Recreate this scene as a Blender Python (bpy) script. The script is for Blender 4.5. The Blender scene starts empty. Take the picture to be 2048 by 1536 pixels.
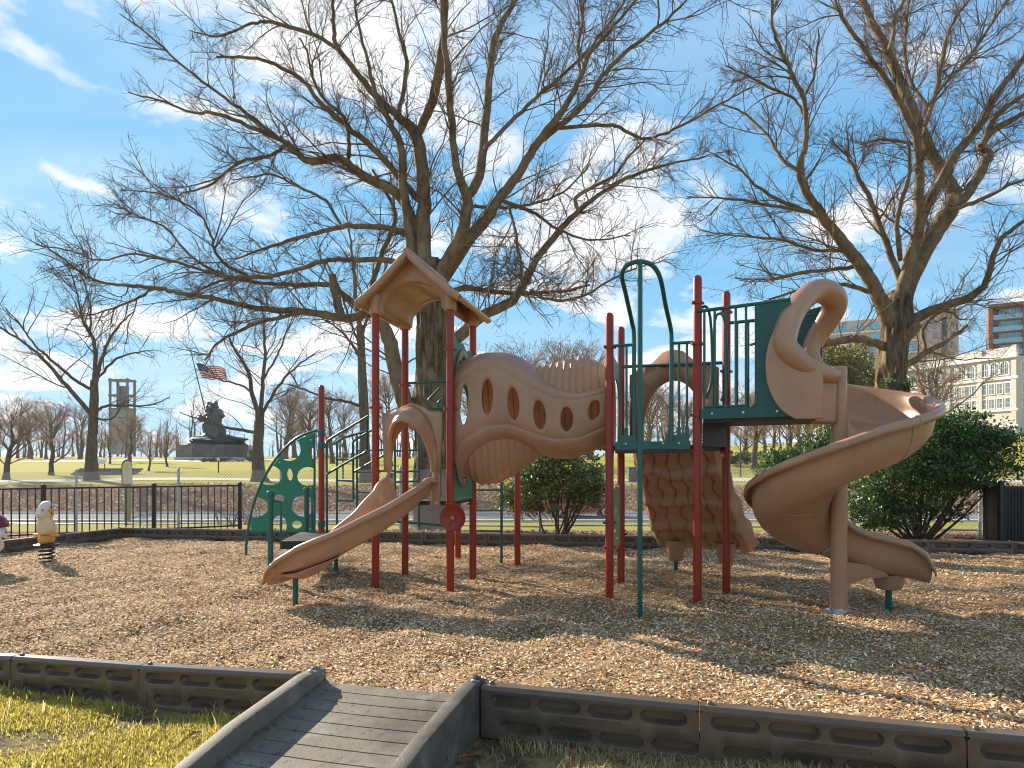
import bpy, bmesh, math, random
import numpy as np
from mathutils import Vector, Matrix
from mathutils.geometry import delaunay_2d_cdt

random.seed(7); RNG = np.random.default_rng(7)
SC = bpy.context.scene
COL = SC.collection
R = math.radians

# ------------------------------------------------------------------ camera
CAMZ, F, HZ, CX = 1.45, 1365.0, 930.0, 1024.0
cam = bpy.data.cameras.new('camera'); camo = bpy.data.objects.new('camera', cam); COL.objects.link(camo)
camo.location = (0, 0, CAMZ); camo.rotation_euler = (R(90), 0, 0)
cam.lens = 36.0 * F / 2048; cam.sensor_width = 36
cam.shift_y = (HZ - 768) / 2048
cam.clip_start = 0.05; cam.clip_end = 6000
SC.camera = camo

# ------------------------------------------------------------------ light
SUN_EL, SUN_AZ = R(26), R(-46)          # azimuth from +Y towards +X
world = bpy.data.worlds.new('World'); SC.world = world; world.use_nodes = True
nt = world.node_tree; nt.nodes.clear()
def N(t, **k):
    n = nt.nodes.new(t)
    for a, b in k.items(): setattr(n, a, b)
    return n
def L(a, b): nt.links.new(a, b)
sky = N('ShaderNodeTexSky', sky_type='NISHITA', sun_disc=False)
sky.sun_elevation = SUN_EL; sky.sun_rotation = SUN_AZ % (2 * math.pi)
sky.air_density = 0.85; sky.dust_density = 0.0; sky.ozone_density = 3.0
hsv = N('ShaderNodeHueSaturation'); hsv.inputs['Saturation'].default_value = 1.22
tc = N('ShaderNodeTexCoord'); sep = N('ShaderNodeSeparateXYZ')
L(tc.outputs['Generated'], sep.inputs[0])
zz = N('ShaderNodeMath', operation='MAXIMUM'); L(sep.outputs['Z'], zz.inputs[0]); zz.inputs[1].default_value = 0.0
za = N('ShaderNodeMath', operation='ADD'); L(zz.outputs[0], za.inputs[0]); za.inputs[1].default_value = 0.16
dx = N('ShaderNodeMath', operation='DIVIDE'); L(sep.outputs['X'], dx.inputs[0]); L(za.outputs[0], dx.inputs[1])
dy = N('ShaderNodeMath', operation='DIVIDE'); L(sep.outputs['Y'], dy.inputs[0]); L(za.outputs[0], dy.inputs[1])
cmb = N('ShaderNodeCombineXYZ'); L(dx.outputs[0], cmb.inputs[0]); L(dy.outputs[0], cmb.inputs[1])
cmb.inputs[2].default_value = 19.4
no1 = N('ShaderNodeTexNoise'); no1.inputs['Scale'].default_value = 1.65; no1.inputs['Detail'].default_value = 9
no1.inputs['Roughness'].default_value = 0.55; no1.inputs['Distortion'].default_value = 0.35
L(cmb.outputs[0], no1.inputs['Vector'])
cr = N('ShaderNodeValToRGB'); cr.color_ramp.elements[0].position = 0.505; cr.color_ramp.elements[1].position = 0.575
cr.color_ramp.elements[0].color = (0, 0, 0, 1); cr.color_ramp.elements[1].color = (0.93, 0.93, 0.93, 1)
L(no1.outputs['Fac'], cr.inputs[0])
# thin veil
no2 = N('ShaderNodeTexNoise'); no2.inputs['Scale'].default_value = 0.55; no2.inputs['Detail'].default_value = 5
mp = N('ShaderNodeMapping'); mp.inputs['Scale'].default_value = (1, 2.6, 1); mp.inputs['Location'].default_value = (4, 1, 0)
L(cmb.outputs[0], mp.inputs[0]); L(mp.outputs[0], no2.inputs['Vector'])
cr2 = N('ShaderNodeValToRGB'); cr2.color_ramp.elements[0].position = 0.46; cr2.color_ramp.elements[1].position = 0.75
cr2.color_ramp.elements[0].color = (0, 0, 0, 1); cr2.color_ramp.elements[1].color = (0.32, 0.32, 0.32, 1)
L(no2.outputs['Fac'], cr2.inputs[0])
mxf = N('ShaderNodeMath', operation='MAXIMUM'); L(cr.outputs[0], mxf.inputs[0]); L(cr2.outputs[0], mxf.inputs[1])
mix = N('ShaderNodeMixRGB'); L(mxf.outputs[0], mix.inputs[0]); L(sky.outputs[0], hsv.inputs['Color'])
# soft shoulder for the bright horizon: c*g / (1 + c*g/m)
vg = N('ShaderNodeVectorMath', operation='MULTIPLY'); L(hsv.outputs[0], vg.inputs[0]); vg.inputs[1].default_value = (1.05, 1.45, 1.6)
vm = N('ShaderNodeVectorMath', operation='MULTIPLY_ADD'); L(vg.outputs[0], vm.inputs[0]); vm.inputs[1].default_value = (1 / 1.6, 1 / 2.5, 1 / 3.25); vm.inputs[2].default_value = (1, 1, 1)
vd = N('ShaderNodeVectorMath', operation='DIVIDE'); L(vg.outputs[0], vd.inputs[0]); L(vm.outputs[0], vd.inputs[1])
L(vd.outputs[0], mix.inputs[1])
CLOUD = 3.0
crc = N('ShaderNodeValToRGB'); no3 = N('ShaderNodeTexNoise'); no3.inputs['Scale'].default_value = 4.5; no3.inputs['Detail'].default_value = 6; L(cmb.outputs[0], no3.inputs['Vector'])
crc.color_ramp.elements[0].position = .36; crc.color_ramp.elements[1].position = .62
crc.color_ramp.elements[0].color = (.74, .79, .86, 1); crc.color_ramp.elements[1].color = (1, .99, .97, 1); L(no3.outputs['Fac'], crc.inputs[0])
cs = N('ShaderNodeVectorMath', operation='SCALE'); L(crc.outputs[0], cs.inputs[0]); cs.inputs['Scale'].default_value = CLOUD; L(cs.outputs[0], mix.inputs[2])
bg = N('ShaderNodeBackground'); L(mix.outputs[0], bg.inputs[0]); bg.inputs[1].default_value = 0.135
ow = N('ShaderNodeOutputWorld'); L(bg.outputs[0], ow.inputs[0])

sl = bpy.data.lights.new('sun', 'SUN'); sl.energy = 3.9; sl.angle = R(0.6); sl.color = (1.0, 0.88, 0.72)
so = bpy.data.objects.new('sun', sl); COL.objects.link(so)
sd = Vector((math.sin(SUN_AZ) * math.cos(SUN_EL), math.cos(SUN_AZ) * math.cos(SUN_EL), math.sin(SUN_EL)))
so.rotation_euler = sd.to_track_quat('Z', 'Y').to_euler(); so.location = (-20, 20, 20)
vs = SC.view_settings; vs.view_transform = 'Standard'; vs.look = 'None'; vs.gamma = 1; vs.exposure = 1.6
SC.display_settings.display_device = 'sRGB'
SC.render.engine = 'CYCLES'
SC.cycles.max_bounces = 6; SC.cycles.transparent_max_bounces = 8
SC.cycles.use_denoising = True
SC.cycles.pixel_filter_type = 'BLACKMAN_HARRIS'; SC.cycles.filter_width = 1.05

# ------------------------------------------------------------------ helpers
def P(px, py, d):
    return Vector(((px - CX) * d / F, d, CAMZ + (HZ - py) * d / F))
def GD(py, z=0.0):
    return F * (CAMZ - z) / (py - HZ)
def V(*a): return Vector(a)

def catmull(pts, n):
    """resample a polyline of tuples (any dim) to about n points per span, smooth"""
    p = np.asarray(pts, float)
    if len(p) < 3:
        t = np.linspace(0, 1, n + 1)[:, None]
        return p[0] * (1 - t) + p[-1] * t
    q = np.vstack([2 * p[0] - p[1], p, 2 * p[-1] - p[-2]])
    out = []
    for i in range(1, len(q) - 2):
        a, b, c, e = q[i - 1], q[i], q[i + 1], q[i + 2]
        for t in np.linspace(0, 1, n, endpoint=False):
            out.append(.5 * ((2 * b) + (c - a) * t + (2 * a - 5 * b + 4 * c - e) * t * t + (3 * b - a - 3 * c + e) * t ** 3))
    out.append(p[-1])
    return np.array(out)

class MB:
    def __init__(s): s.v = []; s.f = []
    def add(s, vs_, fs):
        o = len(s.v); s.v += [tuple(x) for x in vs_]; s.f += [tuple(i + o for i in f) for f in fs]
        return s
    def box(s, c, size, rz=0, rx=0, ry=0, M=None):
        hx, hy, hz = size[0] / 2, size[1] / 2, size[2] / 2
        m = M if M is not None else (Matrix.Rotation(rz, 3, 'Z') @ Matrix.Rotation(ry, 3, 'Y') @ Matrix.Rotation(rx, 3, 'X'))
        c = Vector(c)
        vv = [c + m @ Vector((x * hx, y * hy, z * hz)) for x in (-1, 1) for y in (-1, 1) for z in (-1, 1)]
        return s.add(vv, [(0, 1, 3, 2), (4, 6, 7, 5), (0, 4, 5, 1), (2, 3, 7, 6), (0, 2, 6, 4), (1, 5, 7, 3)])
    def bar(s, a, b, w, h, up=(0, 0, 1)):
        a, b = Vector(a), Vector(b); t = (b - a); ln = t.length; t.normalize()
        u = Vector(up); sx = t.cross(u).normalized(); u = sx.cross(t)
        m = Matrix((t, sx, u)).transposed()
        return s.box((a + b) / 2, (ln, w, h), M=m)
    def tube(s, path, r, n=10, caps=True, flat=1.0, dome=False):
        p = [Vector(x) for x in path]; K = len(p)
        rr = r if hasattr(r, '__len__') else [r] * K
        T = []
        for i in range(K):
            t = p[min(i + 1, K - 1)] - p[max(i - 1, 0)]
            T.append(t.normalized() if t.length > 1e-9 else Vector((0, 0, 1)))
        ref = Vector((0, 0, 1)) if abs(T[0].z) < .9 else Vector((0, 1, 0))
        u = T[0].cross(ref).normalized()
        if dome:
            q0 = p[-1]; t = T[-1]; R0 = rr[-1]
            for k in range(1, 5):
                a = k / 4 * math.pi / 2 * .97
                p.append(q0 + t * R0 * math.sin(a)); rr = list(rr) + [R0 * math.cos(a)]; T.append(t)
            K = len(p)
        vv = []
        for i in range(K):
            u = (u - T[i] * u.dot(T[i])).normalized(); w = T[i].cross(u)
            for k in range(n):
                a = 2 * math.pi * k / n
                vv.append(p[i] + (u * math.cos(a) + w * math.sin(a) * flat) * rr[i])
        ff = [(i * n + k, i * n + (k + 1) % n, (i + 1) * n + (k + 1) % n, (i + 1) * n + k) for i in range(K - 1) for k in range(n)]
        if caps: ff += [tuple(reversed(range(n))), tuple(range((K - 1) * n, K * n))]
        return s.add(vv, ff)
    def cyl(s, a, b, r, n=12): return s.tube([a, b], r, n)
    def lathe(s, c, prof, n=20, axis='Z', M=None):
        """prof: list of (radius, height)"""
        c = Vector(c); vv = []
        for (r, h) in prof:
            for k in range(n):
                a = 2 * math.pi * k / n
                q = Vector((r * math.cos(a), r * math.sin(a), h))
                vv.append(c + (M @ q if M is not None else q))
        K = len(prof)
        ff = [(i * n + k, i * n + (k + 1) % n, (i + 1) * n + (k + 1) % n, (i + 1) * n + k) for i in range(K - 1) for k in range(n)]
        ff += [tuple(reversed(range(n))), tuple(range((K - 1) * n, K * n))]
        return s.add(vv, ff)
    def grid(s, pts, wrap=False):
        """pts[i][j] rows of points"""
        nr, nc = len(pts), len(pts[0])
        vv = [q for row in pts for q in row]
        ff = []
        for i in range(nr - 1):
            for j in range(nc if wrap else nc - 1):
                ff.append((i * nc + j, i * nc + (j + 1) % nc, (i + 1) * nc + (j + 1) % nc, (i + 1) * nc + j))
        return s.add(vv, ff)
    def prism(s, loop, vec):
        """loop: 3D points (planar), extruded by vec"""
        n = len(loop); vec = Vector(vec)
        vv = [Vector(q) for q in loop] + [Vector(q) + vec for q in loop]
        ff = [tuple(reversed(range(n))), tuple(range(n, 2 * n))]
        ff += [(i, (i + 1) % n, n + (i + 1) % n, n + i) for i in range(n)]
        return s.add(vv, ff)
    def build(s, name, mat, parent=None, smooth=40, solid=0, offset=0, bevel=0, sub=0, normals=True, merge=False):
        me = bpy.data.meshes.new(name)
        o = bpy.data.objects.new(name, me); COL.objects.link(o)
        vv = s.v
        if parent is not None:
            lx, ly, lz = wloc(parent); vv = [(x - lx, y - ly, z - lz) for x, y, z in vv]
            o.parent = parent
        me.from_pydata(vv, [], s.f); me.update()
        if normals or merge:
            bm = bmesh.new(); bm.from_mesh(me)
            if merge: bmesh.ops.remove_doubles(bm, verts=bm.verts, dist=1e-5)
            if normals: bmesh.ops.recalc_face_normals(bm, faces=bm.faces)
            bm.to_mesh(me); bm.free()
        me.materials.append(M[mat] if isinstance(mat, str) else mat)
        if smooth:
            me.polygons.foreach_set('use_smooth', [True] * len(me.polygons))
            me.set_sharp_from_angle(angle=R(smooth))
        if solid:
            m = o.modifiers.new('solid', 'SOLIDIFY'); m.thickness = solid; m.offset = offset
        if bevel:
            m = o.modifiers.new('bevel', 'BEVEL'); m.width = bevel; m.segments = 2; m.limit_method = 'ANGLE'; m.angle_limit = R(50)
        if sub:
            m = o.modifiers.new('sub', 'SUBSURF'); m.levels = sub; m.render_levels = sub
        return o

def wloc(o):
    l = Vector((0, 0, 0))
    while o is not None: l = l + o.location; o = o.parent
    return l
def empty(name, loc, label, cat, group=None):
    o = bpy.data.objects.new(name, None); COL.objects.link(o); o.location = loc; o.empty_display_size = .2
    tag(o, label, cat, group); return o
def tag(o, label=None, cat=None, group=None, kind=None):
    if label: o['label'] = label
    if cat: o['category'] = cat
    if group: o['group'] = group
    if kind: o['kind'] = kind
    return o
def copy_tree(o, parent=None):
    c = o.copy(); COL.objects.link(c); c.parent = parent
    for ch in list(o.children):
        copy_tree(ch, c)
    return c
def npmesh(name, verts, faces, mat, parent=None, smooth=False):
    """verts (N,3), faces (M,3|4) numpy"""
    me = bpy.data.meshes.new(name)
    verts = np.ascontiguousarray(verts, dtype=np.float32); faces = np.ascontiguousarray(faces, dtype=np.int32)
    if parent is not None: verts = verts - np.array(wloc(parent), dtype=np.float32)
    k = faces.shape[1]
    me.vertices.add(len(verts)); me.vertices.foreach_set('co', verts.ravel())
    me.loops.add(faces.size); me.loops.foreach_set('vertex_index', faces.ravel())
    me.polygons.add(len(faces)); me.polygons.foreach_set('loop_start', np.arange(0, faces.size, k, dtype=np.int32))
    try: me.polygons.foreach_set('loop_total', np.full(len(faces), k, dtype=np.int32))
    except Exception: pass
    if smooth: me.polygons.foreach_set('use_smooth', np.ones(len(faces), dtype=bool))
    me.update(calc_edges=True)
    me.materials.append(M[mat])
    o = bpy.data.objects.new(name, me); COL.objects.link(o)
    if parent is not None: o.parent = parent
    return o

def inpoly(x, y, poly):
    c = False; n = len(poly); j = n - 1
    for i in range(n):
        xi, yi = poly[i]; xj, yj = poly[j]
        if (yi > y) != (yj > y) and x < (xj - xi) * (y - yi) / (yj - yi) + xi: c = not c
        j = i
    return c
def ell(cx, cy, a, b, n=28, rot=0):
    return [(cx + a * math.cos(t) * math.cos(rot) - b * math.sin(t) * math.sin(rot),
             cy + a * math.cos(t) * math.sin(rot) + b * math.sin(t) * math.cos(rot)) for t in [2 * math.pi * k / n for k in range(n)]]
def stad(cx, cy, a, r, n=8):
    o = []
    for k in range(n + 1): t = -math.pi / 2 + math.pi * k / n; o.append((cx + a + r * math.cos(t), cy + r * math.sin(t)))
    for k in range(n + 1): t = math.pi / 2 + math.pi * k / n; o.append((cx - a + r * math.cos(t), cy + r * math.sin(t)))
    return o
def cdt(outline, holes, inner=()):
    """triangulate outline minus holes; returns pts2d, tris"""
    vv, ee = [], []
    for loop in [outline] + list(holes):
        o = len(vv); n = len(loop); vv += [Vector((a, b)) for a, b in loop]; ee += [(o + i, o + (i + 1) % n) for i in range(n)]
    for a, b in inner: vv.append(Vector((a, b)))
    v2, e2, f2, *_ = delaunay_2d_cdt(vv, ee, [], 0, 1e-6)
    fs = []
    for f in f2:
        cx = sum(v2[i].x for i in f) / len(f); cy = sum(v2[i].y for i in f) / len(f)
        if inpoly(cx, cy, outline) and not any(inpoly(cx, cy, h) for h in holes): fs.append(tuple(f))
    return [(v.x, v.y) for v in v2], fs

# ------------------------------------------------------------------ materials
M = {}
def mat(name, col, rough=.5, spec=.5, noise=None, bump=None, metal=0, transl=0, coat=0, island=None, wear=None, hue=None):
    """noise=(scale,(r,g,b) second colour,lo,hi[,detail]); bump=(scale,strength[,detail]); island=list of colours"""
    m = bpy.data.materials.new(name); m.use_nodes = True; t = m.node_tree
    b = t.nodes['Principled BSDF']; out = t.nodes['Material Output']
    b.inputs['Roughness'].default_value = rough; b.inputs['Metallic'].default_value = metal
    b.inputs['Specular IOR Level'].default_value = spec
    if coat: b.inputs['Coat Weight'].default_value = coat; b.inputs['Coat Roughness'].default_value = .15
    co = t.nodes.new('ShaderNodeTexCoord')
    src = None
    rgb = t.nodes.new('ShaderNodeRGB'); rgb.outputs[0].default_value = (*col, 1); src = rgb.outputs[0]
    if island:
        g = t.nodes.new('ShaderNodeNewGeometry'); r = t.nodes.new('ShaderNodeValToRGB'); r.color_ramp.interpolation = 'LINEAR'
        el = r.color_ramp.elements
        while len(el) < len(island): el.new(.5)
        for i, c in enumerate(island): el[i].position = i / (len(island) - 1); el[i].color = (*c, 1)
        t.links.new(g.outputs['Random Per Island'], r.inputs[0]); src = r.outputs[0]
    for nz in (noise if isinstance(noise, list) else [noise] if noise else []):
        nn = t.nodes.new('ShaderNodeTexNoise'); nn.inputs['Scale'].default_value = nz[0]
        nn.inputs['Detail'].default_value = nz[4] if len(nz) > 4 else 5; nn.inputs['Roughness'].default_value = .6
        if len(nz) > 5:
            mpp = t.nodes.new('ShaderNodeMapping'); mpp.inputs['Scale'].default_value = nz[5]
            t.links.new(co.outputs['Object'], mpp.inputs[0]); t.links.new(mpp.outputs[0], nn.inputs['Vector'])
        else: t.links.new(co.outputs['Object'], nn.inputs['Vector'])
        mr = t.nodes.new('ShaderNodeMapRange'); mr.inputs[1].default_value = nz[2]; mr.inputs[2].default_value = nz[3]
        t.links.new(nn.outputs['Fac'], mr.inputs[0])
        mx = t.nodes.new('ShaderNodeMixRGB'); mx.inputs[2].default_value = (*nz[1], 1)
        t.links.new(mr.outputs[0], mx.inputs[0]); t.links.new(src, mx.inputs[1]); src = mx.outputs[0]
    t.links.new(src, b.inputs['Base Color'])
    if bump:
        nb = t.nodes.new('ShaderNodeTexNoise'); nb.inputs['Scale'].default_value = bump[0]; nb.inputs['Detail'].default_value = bump[2] if len(bump) > 2 else 4
        if len(bump) > 3:
            mpp = t.nodes.new('ShaderNodeMapping'); mpp.inputs['Scale'].default_value = bump[3]
            t.links.new(co.outputs['Object'], mpp.inputs[0]); t.links.new(mpp.outputs[0], nb.inputs['Vector'])
        else: t.links.new(co.outputs['Object'], nb.inputs['Vector'])
        bb = t.nodes.new('ShaderNodeBump'); bb.inputs['Strength'].default_value = bump[1]; bb.inputs['Distance'].default_value = .02
        t.links.new(nb.outputs['Fac'], bb.inputs['Height']); t.links.new(bb.outputs[0], b.inputs['Normal'])
    if transl:
        tr = t.nodes.new('ShaderNodeBsdfTranslucent'); t.links.new(src, tr.inputs[0])
        ms = t.nodes.new('ShaderNodeMixShader'); ms.inputs[0].default_value = transl
        t.links.new(b.outputs[0], ms.inputs[1]); t.links.new(tr.outputs[0], ms.inputs[2]); t.links.new(ms.outputs[0], out.inputs[0])
    M[name] = m; return m

TAN = (.44, .232, .130)
mat('tan_plastic', TAN, .27, .5, noise=[(420, (.40, .215, .125), .45, .75, 2), (3, (.48, .265, .158), .4, .7), (1.7, (.36, .195, .12), .52, .72, 7, (1, 1, .35)), (26, (.62, .42, .29), .70, .80, 8), (9, (.34, .19, .12), .66, .80, 8)], bump=(380, .05, 2), transl=.10)
mat('tan_shell', (.385, .202, .120), .29, .5, noise=[(420, (.38, .20, .125), .45, .75, 2), (2.5, (.46, .255, .158), .4, .7), (1.9, (.35, .19, .122), .52, .72, 7, (1, 1, .35)), (26, (.60, .42, .30), .71, .80, 8)], bump=(380, .05, 2), transl=.14)
mat('tan_rib', (.56, .32, .19), .4, .5, noise=[(420, (.42, .23, .14), .45, .75, 2)], bump=(380, .05, 2), transl=.28)
mat('red_paint', (.29, .027, .011), .32, .4, noise=[(3, (.235, .021, .010), .45, .7, 6, (1, 1, .4)), (45, (.29, .045, .022), .66, .78), (160, (.36, .12, .08), .75, .8)], bump=(90, .03))
mat('green_paint', (.010, .092, .078), .30, .5, noise=[(20, (.016, .11, .095), .5, .7)], bump=(90, .03))
mat('green_sheet', (.008, .20, .118), .42, .5, noise=[(5, (.010, .17, .10), .45, .7), (150, (.02, .23, .15), .62, .75)], transl=.08)
mat('teal_sheet', (.010, .085, .075), .42, .5, noise=[(6, (.013, .10, .088), .45, .7)], transl=.05)
mat('pale_sheet', (.34, .42, .26), .5, .4, noise=(25, (.26, .36, .22), .45, .6))
mat('deck_rubber', (.030, .024, .022), .6, .4, noise=(30, (.05, .04, .036), .45, .7), bump=(120, .2))
mat('bolt_steel', (.55, .55, .55), .35, .5, metal=1)
mat('border_plastic', (.105, .074, .052), .28, .5, noise=[(9, (.13, .093, .066), .4, .7), (3, (.072, .052, .038), .5, .7), (45, (.19, .16, .13), .66, .80)], bump=(140, .12))
mat('ramp_rubber', (.15, .128, .100), .66, .2, noise=[(4, (.21, .19, .16), .48, .64), (1.6, (.085, .075, .063), .48, .62), (24, (.060, .052, .044), .56, .72), (80, (.26, .23, .185), .66, .76)], bump=(70, .15))
mat('red_chip', (.4, .16, .06), .85, .15, island=[(.10, .04, .018), (.30, .12, .045), (.42, .19, .07), (.50, .26, .11), (.22, .09, .04)])
mat('mulch_base', (.42, .27, .145), .9, .1, noise=[(55, (.10, .055, .025), .45, .68), (140, (.46, .31, .165), .5, .66), (1.3, (.15, .085, .04), .5, .7)], bump=(90, 1.0, 6))
mat('mulch_chip', (.5, .33, .18), .85, .15, island=[(.16, .085, .038), (.40, .23, .10), (.50, .30, .14), (.66, .48, .29), (.76, .61, .43), (.60, .35, .16), (.84, .73, .55)])
mat('front_soil', (.10, .070, .042), .95, .1, noise=[(14, (.22, .165, .080), .45, .6), (60, (.045, .030, .018), .5, .7), (2.2, (.26, .205, .085), .45, .6)], bump=(60, .9, 6))
mat('grass_blade', (.2, .25, .04), .6, .25, island=[(.20, .22, .025), (.44, .40, .045), (.56, .48, .07), (.62, .50, .14), (.70, .58, .32), (.46, .45, .05), (.60, .44, .18), (.58, .53, .07)], transl=.55)
mat('dry_grass', (.4, .3, .16), .7, .2, island=[(.30, .21, .09), (.52, .40, .20), (.64, .52, .32), (.26, .23, .07), (.44, .30, .13)], transl=.3)
mat('dead_leaf', (.2, .1, .04), .7, .3, island=[(.14, .075, .04), (.28, .16, .085), (.38, .24, .145), (.24, .12, .06), (.44, .34, .23)], transl=.2)
mat('orange_leaf', (.42, .11, .025), .65, .3, noise=(40, (.25, .07, .02), .4, .6), transl=.2)
mat('brown_leaf', (.30, .16, .085), .65, .3, noise=(40, (.20, .10, .05), .4, .6), transl=.2)
mat('bark', (.22, .155, .102), .9, .15, noise=[(6, (.12, .085, .057), .4, .65, 6, (1, 1, .35)), (2.2, (.25, .20, .12), .5, .7)], bump=(14, .8, 6, (1, 1, .25)))
mat('bark_trunk', (.18, .125, .083), .95, .1, noise=[(7, (.055, .038, .026), .42, .62, 8, (1.4, 1.4, .22)), (1.6, (.23, .18, .11), .5, .7)], bump=(11, 1.0, 8, (1.5, 1.5, .18)))
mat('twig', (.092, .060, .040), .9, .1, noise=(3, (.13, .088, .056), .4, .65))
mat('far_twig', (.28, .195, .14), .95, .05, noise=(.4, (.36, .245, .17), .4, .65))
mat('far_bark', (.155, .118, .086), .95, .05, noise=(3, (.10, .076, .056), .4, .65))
mat('yew_leaf', (.03, .07, .02), .5, .4, island=[(.020, .055, .015), (.040, .095, .022), (.065, .135, .030), (.11, .175, .04), (.028, .072, .020)], transl=.25)
mat('holly_leaf', (.05, .08, .02), .42, .5, island=[(.030, .060, .015), (.062, .105, .024), (.12, .165, .036), (.20, .23, .06), (.28, .23, .09)], transl=.25)
mat('olive_leaf', (.1, .11, .03), .55, .4, island=[(.12, .12, .03), (.22, .20, .045), (.30, .26, .07)], transl=.25)
mat('hedge_leaf', (.05, .08, .03), .6, .3, island=[(.03, .05, .018), (.06, .085, .03), (.10, .11, .04)], transl=.2)
mat('stem_bark', (.13, .075, .045), .9, .15, noise=(25, (.08, .045, .028), .4, .65))
mat('black_metal', (.010, .010, .011), .38, .5, noise=(30, (.02, .02, .02), .5, .7))
mat('galvanised', (.36, .37, .38), .42, .5, metal=.7, noise=(20, (.28, .29, .30), .45, .7))
mat('chain_wire', (.66, .64, .60), .4, .5)
mat('asphalt', (.16, .155, .15), .9, .2, noise=(8, (.12, .118, .115), .4, .65))
mat('concrete', (.50, .46, .40), .9, .2, noise=(3, (.42, .385, .33), .4, .65))
mat('kerb_white', (.62, .60, .56), .85, .2, noise=(5, (.5, .48, .45), .4, .65))
mat('granite', (.050, .050, .055), .28, .5, noise=(.9, (.10, .082, .070), .45, .6))
mat('bronze', (.050, .062, .060), .40, .5, metal=.6, noise=(3, (.10, .125, .12), .45, .65))
mat('flag_red', (.55, .04, .045), .8, .1, transl=.35)
mat('flag_white', (.78, .76, .74), .8, .1, transl=.35)
mat('flag_blue', (.035, .05, .22), .8, .1, transl=.3)
mat('cream_wall', (.57, .52, .465), .9, .1, noise=(.6, (.51, .465, .415), .4, .65))
mat('trim_white', (.74, .72, .68), .8, .2)
mat('glass', (.10, .16, .21), .08, .6, noise=(.25, (.20, .28, .34), .4, .6))
mat('blue_glass', (.14, .34, .44), .1, .6, noise=(.18, (.24, .46, .55), .4, .6))
mat('brick_brown', (.26, .135, .075), .9, .1, noise=(1.5, (.21, .11, .06), .4, .65))
mat('slab_grey', (.42, .40, .37), .8, .2)
mat('beige_wall', (.52, .40, .29), .9, .1, noise=(.4, (.47, .37, .28), .4, .65))
mat('steel_dark', (.075, .068, .062), .6, .4)
mat('car_red', (.45, .015, .02), .25, .5, coat=.6)
mat('rubber', (.015, .015, .016), .8, .2)
mat('alloy', (.5, .5, .52), .3, .5, metal=.8)
mat('dark_glass', (.015, .018, .02), .06, .6)
mat('lamp_red', (.5, .02, .02), .3, .5)
mat('lamp_clear', (.7, .7, .7), .2, .5)
mat('cream_plastic', (.70, .52, .27), .45, .4, noise=(9, (.72, .62, .46), .45, .62), transl=.1)
mat('yellow_plastic', (.72, .38, .09), .45, .4, noise=(30, (.62, .33, .08), .45, .7), transl=.1)
mat('white_plastic', (.72, .68, .62), .45, .4, noise=(20, (.6, .56, .5), .5, .75), transl=.1)
mat('maroon_plastic', (.16, .022, .035), .4, .4, noise=(20, (.12, .018, .028), .5, .75))
mat('spring_steel', (.03, .03, .032), .3, .5, metal=.6)
mat('wood_post', (.27, .20, .085), .85, .2, noise=(16, (.18, .13, .05), .4, .65, 5, (1, 1, .2)))
mat('sign_face', (.62, .54, .42), .6, .3, noise=(8, (.56, .49, .38), .4, .6))
mat('sign_brown', (.09, .055, .04), .7, .3)
mat('stone_wall', (.30, .27, .24), .9, .1, noise=(2, (.22, .20, .18), .4, .6))
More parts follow.
